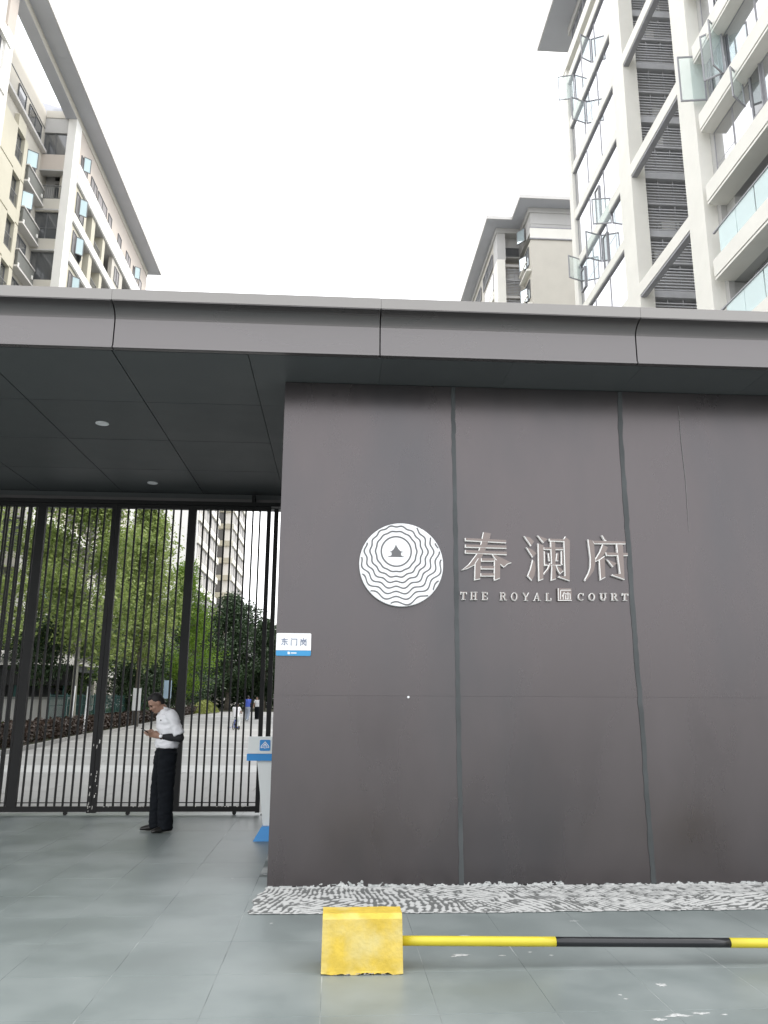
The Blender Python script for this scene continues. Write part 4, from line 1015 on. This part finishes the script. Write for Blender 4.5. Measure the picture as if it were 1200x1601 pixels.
TREEKIND = {
    'pale': dict(grow=(11.5, 3.0, 2.6, .12, 11), kw=dict(nlimb=22, nsub=7), n=21000, spread=.34, leaf=.165, mat=L_PALE, bark=BARKL, name='broadleaf_tree', vz=.9),
    'pale_tall': dict(grow=(13.5, 3.4, 2.5, .13, 23), kw=dict(nlimb=26, nsub=7), n=22000, spread=.36, leaf=.175, mat=L_PALE, bark=BARK, name='broadleaf_tree'),
    'bright': dict(grow=(13.6, 2.6, 2.5, .14, 31), kw=dict(nlimb=30, nsub=8, shape=.8, droop=.9), n=26000, spread=.30, leaf=.16, mat=L_BRIGHT, bark=BARK, name='willow_tree', hang=.9),
    'dark': dict(grow=(13.5, 1.6, 4.0, .26, 41), kw=dict(nlimb=30, nsub=8), n=26000, spread=.5, leaf=.30, mat=L_DARK, bark=BARK, name='evergreen_tree'),
    'mid': dict(grow=(8.5, 1.6, 2.6, .14, 51), kw=dict(nlimb=20, nsub=7), n=11000, spread=.34, leaf=.19, mat=L_MID, bark=BARK, name='broadleaf_tree'),
    'shrub': dict(grow=(3.6, .5, 1.5, .06, 61), kw=dict(nlimb=16, nsub=7), n=7000, spread=.25, leaf=.15, mat=L_DARK, bark=BARK, name='evergreen_shrub', zmin=.1),
    'small': dict(grow=(5.0, 2.2, 1.4, .08, 71), kw=dict(nlimb=14, nsub=6), n=4500, spread=.24, leaf=.15, mat=L_DARK, bark=BARK, name='evergreen_tree'),
}
tree(-10.75, 34.2, 'pale', 'pale green tree with slim trunk between the white stakes, nearest to the path', .3)
tree(-10.9, 45.5, 'pale_tall', 'tall pale green tree behind the guard, its grey trunk left of his head', 1.2)
tree(-13.6, 29.5, 'pale', 'pale green tree at the left edge, in front of the low shelter', 2.2, .9)
tree(-15.6, 43.0, 'pale_tall', 'pale green tree close to the beige building, behind the shelter roof', 3.3, .82)
tree(-13.2, 52.5, 'pale_tall', 'pale green tree with fine twigs behind the guard, farthest of the pale ones', 4.4, .92)
tree(-12.7, 39.0, 'mid', 'darker green tree behind the teal fence, left of the tall pale one', .7, .82)
tree(-12.6, 66.0, 'bright', 'bright yellow green willow like tree right of the guard', .2, 1.0)
tree(-14.0, 58.5, 'mid', 'mid green tree tucked behind the bright willow like tree', 2.0, .95)
tree(-13.5, 103, 'dark', 'large dark evergreen at the end of the path, above the distant walkers', .4, 1.08)
tree(-9.4, 108, 'dark', 'dark evergreen right behind the distant walkers, beside the gate post', 1.9, .88)
tree(-17.5, 99, 'dark', 'dark evergreen left of the path end, in front of the cream tower', 3.0, .95)
tree(-5.0, 104, 'dark', 'dark evergreen in the gap between gate post and wall', 4.2, .62)
tree(-13.9, 37.5, 'small', 'small dark leaved tree in front of the white shelter roof', 1.0, 1.0)
tree(-12.4, 41.5, 'small', 'small dark leaved tree by the teal fence near the white boards', 2.4, 1.05)
tree(-15.8, 35.2, 'small', 'small dark leaved tree at the left edge of the shelter', 3.7, 1.05)
tree(-12.2, 34.6, 'small', 'small dark leaved tree right beside the pale tree trunk, in front of the fence', 5.0, .92)
for x, y, a, s, lb in ((-12.5, 50, .3, 1.0, 'dark shrub behind the guard, left of the white notice board'), (-13.0, 57, 1.6, 1.15, 'dark shrub at the foot of the bright tree, left side'), (-13.8, 68, 2.9, 1.3, 'dark shrub under the bright tree, right side'), (-14.6, 78, 4.0, 1.5, 'dark shrub between the bright tree and the large evergreen'), (-15.5, 90, 5.1, 1.7, 'dark shrub at the foot of the large evergreen')):
    tree(x, y, 'shrub', lb, a, s, 'shrubs along the path', 'evergreen_shrub', 'shrub')
g = np.random.default_rng(77); n = 42000
tx_ = g.uniform(-24, 30, n); th_ = 4.5 + 3.5 * vnoise(tx_ * .23, tx_ * 0, 31) + 1.5 * vnoise(tx_ * .8, tx_ * 0, 32)
th_ = np.where((tx_ > -8.2) & (tx_ < -6.0), th_ * .75, th_)
o = link(bpy.data.objects.new('far_wood', leaf_mesh('far_wood', np.stack([tx_, 113 + 5 * g.random(n), th_ * g.random(n) ** .75], -1), g.uniform(.35, .7, n), L_DARK, 33))); o['kind'] = 'stuff'
# hedge along the path
g = np.random.default_rng(5); n = 26000
ys_ = 15 + (g.random(n) ** 1.25) * 75
cx_ = np.array([curb_x(v) for v in ys_]); c = np.stack([cx_ - .75 + g.uniform(-.48, .48, n), ys_, .1 + .66 * g.random(n) ** .7 + .10 * np.sin(ys_ * 2.1) * g.random(n)], -1)
tag(link(bpy.data.objects.new('hedge', leaf_mesh('hedge', c, g.uniform(.10, .2, n), L_RED, 9))), 'low reddish brown hedge along the left kerb of the path', 'hedge')
n = 6000; th = g.random(n) * 2 * math.pi; rr_ = np.sqrt(g.random(n))
c = np.stack([-13.7 + 1.0 * rr_ * np.cos(th), 87 + 8 * rr_ * np.sin(th), .1 + 1.3 * (1 - rr_ ** 2) * g.random(n) ** .4], -1)
tag(link(bpy.data.objects.new('clipped_bush', leaf_mesh('clipped_bush', c, g.uniform(.14, .26, n), L_LIME, 10))), 'rounded yellow green clipped bush at the far left of the path', 'bush')
n = 20000
c = np.stack([-10.2 - 8 * g.random(n) ** 1.2, 16 + 84 * g.random(n) ** 1.3, .2 + .35 * g.random(n)], -1); c[:, 0] += np.array([min(0, curb_x(v) + 9.2) for v in c[:, 1]])
o = link(bpy.data.objects.new('ground_cover', leaf_mesh('ground_cover', c, g.uniform(.14, .3, n), L_MID, 12))); o['kind'] = 'stuff'
# creeping plants on the roof terrace of the left building
n = 160
c = np.stack([-20.9 + .35 * g.normal(size=n), 37.6 + 1.3 * g.random(n), 41.5 + .9 * g.random(n) ** 2], -1)
tag(link(bpy.data.objects.new('terrace_plant', leaf_mesh('terrace_plant', c, g.uniform(.12, .25, n), L_LIME, 14))), 'thin plant growing over the roof terrace edge of the left building', 'plant')

# ------------------------------------------------------------------ shelter, fence, stakes, boards
SH = thing('garden_shelter', 'low shelter with white roof and dark fascia behind the left trees', 'shelter', (-14.8, 37, 0))
pbox(SH, 'low_wall', WALLG, -19, -11.75, 36.4, 36.6, 0, 1.5); pbox(SH, 'wall_coping', KERB, -19, -11.7, 36.35, 36.65, 1.503, 1.6)
pbox(SH, 'fascia', BACK, -19, -11.4, 36.2, 36.32, 2.1, 2.95); pbox(SH, 'back_wall', SOFFIT, -19, -11.8, 39.8, 40, 0, 2.95); pbox(SH, 'ceiling', SOFFIT, -18.9, -11.5, 36.323, 40.0, 2.7, 2.94)
q = MB(); q.add([(-19, 36.0, 2.953), (-11.2, 36.0, 2.953), (-11.2, 40.3, 2.953), (-19, 40.3, 2.953), (-19, 38.2, 3.7), (-12.6, 38.2, 3.7)], [(0, 1, 5, 4), (1, 2, 5), (2, 3, 4, 5), (0, 4, 3), (3, 2, 1, 0)]); q.build('roof', WALLG, SH)
for x in (-18.2, -16.1, -14.0, -11.9): pbox(SH, 'post', TEAL, x - .06, x + .06, 36.42, 36.54, 1.603, 2.099)
FN = thing('mesh_fence', 'teal green mesh fence among the trees behind the hedge', 'fence', (-11.4, 45, 0))
for i in range(10):
    y = 33.5 + 2.6 * i; x = curb_x(y) - 1.45; pbox(FN, 'fence_post', TEAL, x - .03, x + .03, y - .03, y + .03, .1, 1.75)
    x2 = curb_x(y + 2.6) - 1.45
    if i < 9:
        q = MB()
        for z in (.35, .8, 1.25, 1.66): q.tube([(x, y, z), (x2, y + 2.6, z)], .014, 4)
        for k in range(1, 26): t = k / 26; q.tube([(x + (x2 - x) * t, y + 2.6 * t, .2), (x + (x2 - x) * t, y + 2.6 * t, 1.70)], .007, 4)
        q.build('fence_mesh', TEAL, FN)
for x, y, tx, lb in ((-10.72, 34.0, .05, 'white tree stake leaning on the pale tree trunk, on its left'), (-10.58, 35.3, .04, 'white tree stake leaning by the pale tree trunk, on its right')):
    q = MB().tube([(x, y, .1), (x + tx, y, 2.05)], .032, 8); tag(q.build('tree_stake', WHITE), lb, 'tree stake', 'white stakes at the pale tree')
for x0, x1, y, z0, z1, mm, lb, pn in ((-11.05, -10.62, 45.2, .9, 2.1, WHITE, 'white notice board on posts left of the guard', WHITE), (-10.62, -10.15, 51.0, 1.55, 2.65, GLS, 'pale blue notice board on posts behind the head of the guard', None)):
    t = thing('notice_board', lb, 'notice board', ((x0 + x1) / 2, y, 0), 'boards behind the guard')
    pbox(t, 'board_panel', mm if mm is not GLS else PODB, x0, x1, y, y + .04, z0, z1) if mm is not GLS else pbox(t, 'board_panel', mat('board_blue', (.42, .56, .70), .5), x0, x1, y, y + .04, z0, z1)
    for x in (x0 + .05, x1 - .05): pbox(t, 'board_post', FRAME, x - .02, x + .02, y + .045, y + .085, .1, z1)

# ------------------------------------------------------------------ people
from mathutils import noise as mnoise
def fuse(q, name, mm, parent, vox, smooth=6, fac=.5, folds=0.):
    """overlapping volumes grown into one continuous skin"""
    me = q.mesh(name, mm, smooth=True); o = link(bpy.data.objects.new(name, me))
    md = o.modifiers.new('r', 'REMESH'); md.mode = 'VOXEL'; md.voxel_size = vox; md.use_smooth_shade = True
    ms = o.modifiers.new('s', 'SMOOTH'); ms.iterations = smooth; ms.factor = fac
    dg = bpy.context.evaluated_depsgraph_get(); ev = o.evaluated_get(dg)
    nm = bpy.data.meshes.new_from_object(ev); nm.materials.clear(); nm.materials.append(mm)
    if folds:                                                # creases of the cloth: long across the body, short up and down
        for v in nm.vertices:
            c = v.co; n_ = 1 - abs(mnoise.noise(Vector((c.x * 7 + c.z * 5, c.y * 7, c.z * 17)))) * 2.2
            v.co = c + v.normal * folds * (n_ - .35 + .5 * mnoise.noise(Vector((c.x * 13, c.y * 13, c.z * 9 + 4))))
        nm.update()
    for p in nm.polygons: p.use_smooth = True
    o.modifiers.clear(); o.data = nm; o.parent = parent; return o
def hand(q, wr, fwd_, side, up_, curl, s=1.):
    """palm, four bent fingers of unequal length and a thumb at the side of the palm"""
    wr, f, sd, u = Vector(wr), Vector(fwd_).normalized(), Vector(side).normalized(), Vector(up_).normalized()
    pc = wr + f * .085 * s
    q.rings([(wr - f * .02 * s, sd * .026 * s, u * .021 * s), (wr + f * .02 * s, sd * .034 * s, u * .020 * s), (wr + f * .06 * s, sd * .042 * s, u * .018 * s), (pc, sd * .041 * s, u * .015 * s)], 12)
    for k, L in enumerate((.070, .080, .075, .058)):
        b = pc + sd * (.030 - .020 * k) * s - f * .01 * s; pts = [b]; d = f.copy()
        for j, seg in enumerate((.45, .33, .24)):
            ang = curl * (.6, 1.0, .8)[j]; d = (d * math.cos(ang) - u * math.sin(ang)).normalized(); pts.append(pts[-1] + d * L * seg * 1.15 * s)
        q.tube(pts, [.0098 * s, .009 * s, .0082 * s, .0068 * s], 8)
    b = wr + f * .03 * s + sd * .032 * s; q.tube([b, b + (f * .7 + sd * .7 - u * .2).normalized() * .035 * s, b + (f * 1.0 + sd * .35 - u * .5).normalized() * .065 * s], [.0125 * s, .0105 * s, .008 * s], 8)
def head(q, c, f, u, s=1.):
    c, f, u = Vector(c), Vector(f).normalized(), Vector(u).normalized(); l = u.cross(f).normalized(); M = Matrix((f, l, u)).transposed()
    P = lambda a, b, d: c + f * a * s + l * b * s + u * d * s
    q.ball(P(-.012, 0, .02), .098 * s, .076 * s, .098 * s, M)
    q.ball(P(.022, 0, -.045), .068 * s, .060 * s, .072 * s, M); q.ball(P(.055, 0, -.085), .034 * s, .036 * s, .028 * s, M)
    q.ball(P(.092, 0, -.022), .020 * s, .015 * s, .016 * s, M); q.ball(P(.082, 0, .0), .014 * s, .010 * s, .026 * s, M); q.ball(P(.070, 0, .022), .022 * s, .058 * s, .012 * s, M)
    q.ball(P(.078, 0, -.058), .012 * s, .024 * s, .010 * s, M)
    for b in (-1, 1): q.ball(P(-.006, b * .076, -.012), .021 * s, .010 * s, .032 * s, M, 10, 7); q.ball(P(.055, b * .036, -.030), .03 * s, .024 * s, .024 * s, M)
    return P, M
def limb(q, a, b, r0, r1, n=12, mid=None):
    a, b = Vector(a), Vector(b); rm = mid or (r0 + r1) / 2
    q.tube([a - (b - a) * .02, a.lerp(b, .3), a.lerp(b, .65), b + (b - a) * .02], [r0, rm * 1.03, rm * .95, r1], n)

def person(label, loc, rz, J, M, scale=1., vox=.006, detail=True, group=None):
    """J: joints in local metres (x forward, y to the person's left)"""
    t = thing('person', label, 'person', loc, group, rz); t.scale = (scale,) * 3
    V = {k: Vector(v) for k, v in J.items() if hasattr(v, '__len__')}
    q = MB()
    q.rings([(V['pelvis'] + Vector((0, 0, -.10)), (.10, 0, 0), (0, .14, 0)), (V['pelvis'], (.105, 0, 0), (0, .155, 0)), (V['pelvis'].lerp(V['chest'], .5), (.095, 0, 0), (0, .14, 0)), (V['chest'], (.11, 0, 0), (0, .165, 0)), (V['neck'] + Vector((-.01, 0, -.05)), (.075, 0, 0), (0, .12, 0)), (V['neck'], (.055, 0, 0), (0, .06, 0))], 18)
    q.tube([V['neck'] + Vector((-.005, 0, -.05)), V['neck'].lerp(V['head'], .35), V['head'] + Vector((-.02, 0, -.02))], [.064, .056, .055], 12)
    P, HM = head(q, V['head'], J['face'], J['crown'])
    for s in 'LR':
        limb(q, V['sho' + s], V['elb' + s], .048, .038); limb(q, V['elb' + s], V['wri' + s], .039, .026, mid=.036)
        f = (V['wri' + s] - V['elb' + s]).normalized(); hf = V.get('hf' + s, f); hs = V.get('hs' + s, Vector((0, 1 if s == 'L' else -1, 0))); hs = (hs - hf * hs.dot(hf)).normalized(); hu = hf.cross(hs); hu = hu if hu.z > 0 else -hu
        hand(q, V['wri' + s], hf, hs, hu, J.get('curl', .5))
        limb(q, V['hip' + s], V['kne' + s], .080, .052, mid=.07); limb(q, V['kne' + s], V['ank' + s], .052, .036, mid=.052)
        q.ball(V['ank' + s] + Vector((.02, 0, -.035)), .05, .028, .025)
    body = fuse(q, 'body', SKIN, t, vox)
    # shirt
    q = MB(); pe, ch, nk = V['pelvis'], V['chest'], V['neck']; hem = J.get('hem', -.02)
    q.rings([(pe + Vector((0, 0, hem)), (.134, 0, 0), (0, .168, 0)), (pe + Vector((0, 0, hem + .06)), (.146, 0, 0), (0, .176, 0)), (pe.lerp(ch, .55), (.150, 0, 0), (0, .172, 0)), (ch, (.148, 0, 0), (0, .186, 0)), (ch.lerp(nk, .55), (.122, 0, 0), (0, .18, 0)), (nk + Vector((-.012, 0, -.035)), (.088, 0, 0), (0, .125, 0)), (nk + Vector((-.006, 0, .012)), (.067, 0, 0), (0, .070, 0))], 20)
    for s in 'LR':
        a, b = V['sho' + s], V['elb' + s]; e = a.lerp(b, J.get('sleeve', .82)); q.ball(a, .078, .072, .075)
        q.tube([a + (a - b) * .1, a.lerp(e, .5), e], [.072, .068, .070], 14)
        if J.get('long'): q.tube([b + (a - b) * .1, b.lerp(V['wri' + s], .5), V['wri' + s]], [.060, .052, .042], 12); q.ball(b, .06, .06, .06)
    sh = fuse(q, 'shirt', M['shirt'], t, .010 if detail else .018, 5, .5, .011 if detail else 0)
    # trousers
    q = MB(); q.rings([(pe + Vector((0, 0, .035)), (.120, 0, 0), (0, .158, 0)), (pe + Vector((0, 0, -.05)), (.130, 0, 0), (0, .170, 0)), (pe + Vector((-.004, 0, -.15)), (.128, 0, 0), (0, .165, 0)), (pe + Vector((0, 0, -.21)), (.10, 0, 0), (0, .12, 0))], 18)
    for s in 'LR':
        hp, kn, an = V['hip' + s], V['kne' + s], V['ank' + s]; end = an + Vector((.015, 0, -.052)) if not J.get('shorts') else kn
        q.tube([hp + Vector((0, 0, .02)), hp.lerp(kn, .5), kn, kn.lerp(end, .5), end] if not J.get('shorts') else [hp, hp.lerp(kn, .6), kn], [.116, .109, .096, .092, .090] if not J.get('shorts') else [.10, .095, .09], 14)
    tr = fuse(q, 'trousers', M['trousers'], t, .010 if detail else .018, 5, .5, .008 if detail else 0)
    # hair
    q = MB(); f, u = Vector(J['face']).normalized(), Vector(J['crown']).normalized()
    q.ball(P(-.026, 0, .036), .090, .0815, .088, HM, 22, 14); q.ball(P(.018, 0, .092), .050, .058, .030, HM, 16, 10); q.ball(P(-.052, 0, -.008), .060, .070, .072, HM, 16, 10)
    hr = fuse(q, 'hair', M.get('hair', HAIR), t, .008, 3)
    for s in 'LR':
        a = V['ank' + s]; d = Vector(J.get('toe' + s, (1, 0, 0))).normalized(); sd = Vector((-d.y, d.x, 0)); z = a.z - .075; b0 = Vector((a.x, a.y, 0))
        up_ = Vector((0, 0, 1)); q = MB()
        for back, w, hh in ((0, 0, 0),):
            q.rings([(b0 - d * .075 + up_ * (z + .03), sd * .022, up_ * .026), (b0 - d * .06 + up_ * (z + .042), sd * .034, up_ * .042), (b0 + d * .0 + up_ * (z + .052), sd * .038, up_ * .052), (b0 + d * .06 + up_ * (z + .042), sd * .040, up_ * .042), (b0 + d * .13 + up_ * (z + .030), sd * .044, up_ * .030), (b0 + d * .185 + up_ * (z + .024), sd * .036, up_ * .023), (b0 + d * .205 + up_ * (z + .018), sd * .016, up_ * .014)], 14)
        q.ball(b0 + d * .10 + up_ * (z + .03), .085, .044, .036, Matrix((d, sd, up_)).transposed()); q.ball(b0 + d * .01 + up_ * (z + .05), .07, .04, .05, Matrix((d, sd, up_)).transposed())
        so = fuse(q, 'shoe', M['shoe'], t, .009, 2)
    if detail:
        for b in (-1, 1):
            q = MB().ball(P(.079, b * .031, .002), .010, .011, .007, HM, 10, 7); q.build('eye', HAIR, t).location = (0, 0, 0)
            q = MB().ball(P(.088, b * .031, .026), .008, .020, .005, HM, 10, 7); q.build('eyebrow', HAIR, t).location = (0, 0, 0)
        q = MB().ball(P(.090, 0, -.058), .006, .020, .005, HM, 10, 7); q.build('mouth', LIP, t).location = (0, 0, 0)
    return t, V, P, HM
def local_build(q, name, mm, t, smooth=True):
    o = link(bpy.data.objects.new(name, q.mesh(name, mm, smooth=smooth))); o.parent = t; return o

import types
_old_build = MB.build
def _build_person(self, name, mm, parent=None, smooth=False):
    if parent is not None and parent.name.split('.')[0] == 'person':
        return local_build(self, name, mm, parent, True)
    return _old_build(self, name, mm, parent, smooth)
MB.build = _build_person

GJ = dict(pelvis=(-.035, 0, .98), chest=(-.045, 0, 1.27), neck=(.015, 0, 1.45), head=(.135, .0, 1.535), face=(.78, .05, -.62), crown=(.62, 0, .78),
          shoL=(-.035, .168, 1.385), shoR=(-.03, -.168, 1.385), elbL=(-.14, .225, 1.115), elbR=(-.10, -.225, 1.13), wriL=(.08, .105, 1.13), wriR=(.09, -.10, 1.14),
          hfL=(.85, -.42, .25), hfR=(.85, .42, .3), hsL=(.1, .3, .9), hsR=(.1, -.3, .9), curl=.55,
          hipL=(-.035, .085, .92), hipR=(-.03, -.085, .92), kneL=(-.035, .09, .50), kneR=(.01, -.09, .51), ankL=(-.075, .095, .085), ankR=(-.005, -.095, .085), toeL=(.93, .30, 0), toeR=(1, -.12, 0), sleeve=.86, hem=.01)
guard, V, P, HM = person('guard in white shirt and black trousers looking down at a phone by the gate', (-2.13, 10.47, 0), math.radians(205), GJ, dict(shirt=SHIRT, trousers=TROU, shoe=SHOE), 1.0, .0055)
q = MB()
for s in 'L':
    a, b = V['elb' + s], V['wri' + s]; q.tube([V['sho' + s].lerp(a, .72), V['sho' + s].lerp(a, .95), a.lerp(b, .08), a.lerp(b, .5), a.lerp(b, .86)], [.050, .052, .052, .047, .037], 14); q.ball(a, .052, .05, .052)
fuse(q, 'arm_sleeve', SLEEVE, guard, .009, 4)
q = MB(); a, b = V['elbR'], V['wriR']; q.tube([V['shoR'].lerp(a, .8), a, a.lerp(b, .08), a.lerp(b, .5), a.lerp(b, .86)], [.048, .050, .050, .046, .036], 12); q.ball(a, .05, .05, .05); fuse(q, 'arm_sleeve', SLEEVE, guard, .009, 4)
wd = (V['wriL'] - V['elbL']).normalized(); wc = V['elbL'].lerp(V['wriL'], .93)
q = MB().tube([wc - wd * .011, wc + wd * .011], .035, 16); local_build(q, 'watch_strap', SHOE, guard)
side = Vector((-.1, 1, .15)); side = (side - wd * side.dot(wd)).normalized()
q = MB().tube([wc + side * .028, wc + side * .044], .021, 18); local_build(q, 'watch_dial', WHITE, guard)
cc = V['chest'] + Vector((.124, .085, .055)); q = MB().box(cc.x - .006, cc.x + .012, cc.y - .035, cc.y + .03, cc.z - .006, cc.z + .008); local_build(q, 'name_badge', SHOE, guard, False)
q = MB().rings([(V['neck'] + Vector((-.012, 0, -.012)), (.070, 0, 0), (0, .074, 0)), (V['neck'] + Vector((-.004, 0, .030)), (.066, 0, .018), (0, .066, 0)), (V['neck'] + Vector((-.004, 0, .030)), (.060, 0, .016), (0, .060, 0)), (V['neck'] + Vector((-.012, 0, .0)), (.062, 0, 0), (0, .064, 0))], 20); local_build(q, 'collar', SHIRT, guard)
q = MB().rings([(V['pelvis'] + Vector((0, 0, .000)), (.128, 0, 0), (0, .166, 0)), (V['pelvis'] + Vector((0, 0, .034)), (.126, 0, 0), (0, .164, 0))], 24); local_build(q, 'belt', SHOE, guard)
# the phone is held, so it is a thing of its own
gm = Matrix.Translation(guard.location) @ Matrix.Rotation(math.radians(205), 4, 'Z')
ph = link(bpy.data.objects.new('mobile_phone', MB().box(-.078, .078, -.037, .037, -.0045, .0045).mesh('mobile_phone', PHONE)))
ph.matrix_world = gm @ Matrix.Translation(Vector((.225, .0, 1.185))) @ Matrix.Rotation(math.radians(-32), 4, 'Y')
tag(ph, 'black mobile phone held in both hands of the guard', 'phone')

WJ = dict(pelvis=(0, 0, .97), chest=(.02, 0, 1.28), neck=(.02, 0, 1.46), head=(.05, 0, 1.58), face=(1, 0, -.1), crown=(.1, 0, 1), shoL=(.02, .17, 1.40), shoR=(.02, -.17, 1.40),
          elbL=(-.08, .22, 1.13), elbR=(.1, -.22, 1.14), wriL=(.0, .24, .90), wriR=(.25, -.18, .98), hipL=(0, .085, .91), hipR=(0, -.085, .91), kneL=(.10, .09, .50), kneR=(-.02, -.09, .49), ankL=(.12, .09, .085), ankR=(-.24, -.09, .14), sleeve=.6)
person('distant walker in blue shirt and pale trousers on the path', (-6.2, 58.5, 0), math.radians(75), WJ, dict(shirt=BLUESH, trousers=JEANS, shoe=PODW), 1.04, .012, False, 'people far along the path')
WJ2 = dict(WJ); WJ2['kneL'] = (.04, .09, .5); WJ2['ankL'] = (.03, .09, .085); WJ2['ankR'] = (-.05, -.09, .085); WJ2['kneR'] = (0, -.09, .49)
person('distant person in white top and dark trousers beside the gate post', (-6.0, 63.5, 0), math.radians(250), WJ2, dict(shirt=SHIRT, trousers=TROU, shoe=SHOE), 1.0, .012, False, 'people far along the path')
CJ = dict(pelvis=(0, 0, .72), chest=(.06, 0, .98), neck=(.08, 0, 1.14), head=(.11, 0, 1.25), face=(1, 0, -.1), crown=(.1, 0, 1), shoL=(.08, .15, 1.08), shoR=(.08, -.15, 1.08), elbL=(.2, .2, .90), elbR=(.2, -.2, .90), wriL=(.40, .17, .86), wriR=(.40, -.17, .86),
          hipL=(0, .085, .68), hipR=(0, -.085, .68), kneL=(.30, .1, .58), kneR=(.22, -.1, .44), ankL=(.22, .1, .30), ankR=(.15, -.1, .16), sleeve=.7, hem=-.1)
person('distant child in long white shirt riding a small bicycle', (-5.15, 43.0, 0), math.radians(80), CJ, dict(shirt=SHIRT, trousers=PODW, shoe=SHOE), 1.0, .012, False, 'people far along the path')
BK = thing('small_bicycle', 'small dark bicycle with side wheels under the distant white shirted child', 'bicycle', (-5.15, 43.0, 0), None, math.radians(80))
def wheel(x, y, R, name):
    q = MB(); n = 22; vs = []
    q.tube([(x + R * math.cos(2 * math.pi * k / n), y, R + R * math.sin(2 * math.pi * k / n)) for k in range(n + 1)], .022, 6)
    for k in range(6): q.tube([(x, y, R), (x + R * math.cos(k * math.pi / 3), y, R + R * math.sin(k * math.pi / 3))], .006, 4)
    return local_build(q, name, SHOE, BK)
wheel(.52, 0, .2, 'wheel'); wheel(-.28, 0, .2, 'wheel'); wheel(-.28, .28, .10, 'side_wheel'); wheel(-.28, -.28, .10, 'side_wheel')
q = MB().tube([(-.28, 0, .2), (-.02, 0, .56), (.40, 0, .58), (.52, 0, .2)], .02, 6).tube([(-.02, 0, .56), (.12, 0, .22), (.40, 0, .58)], .02, 6).tube([(-.28, -.28, .1), (-.28, 0, .16), (-.28, .28, .1)], .014, 6); local_build(q, 'frame', BLUESH, BK)
q = MB().tube([(.40, 0, .56), (.38, 0, .80)], .016, 6).tube([(.38, -.22, .84), (.40, 0, .80), (.38, .22, .84)], .015, 6); local_build(q, 'handlebar', SHOE, BK)
q = MB().ball((-.03, 0, .60), .13, .08, .035); local_build(q, 'saddle', SHOE, BK)
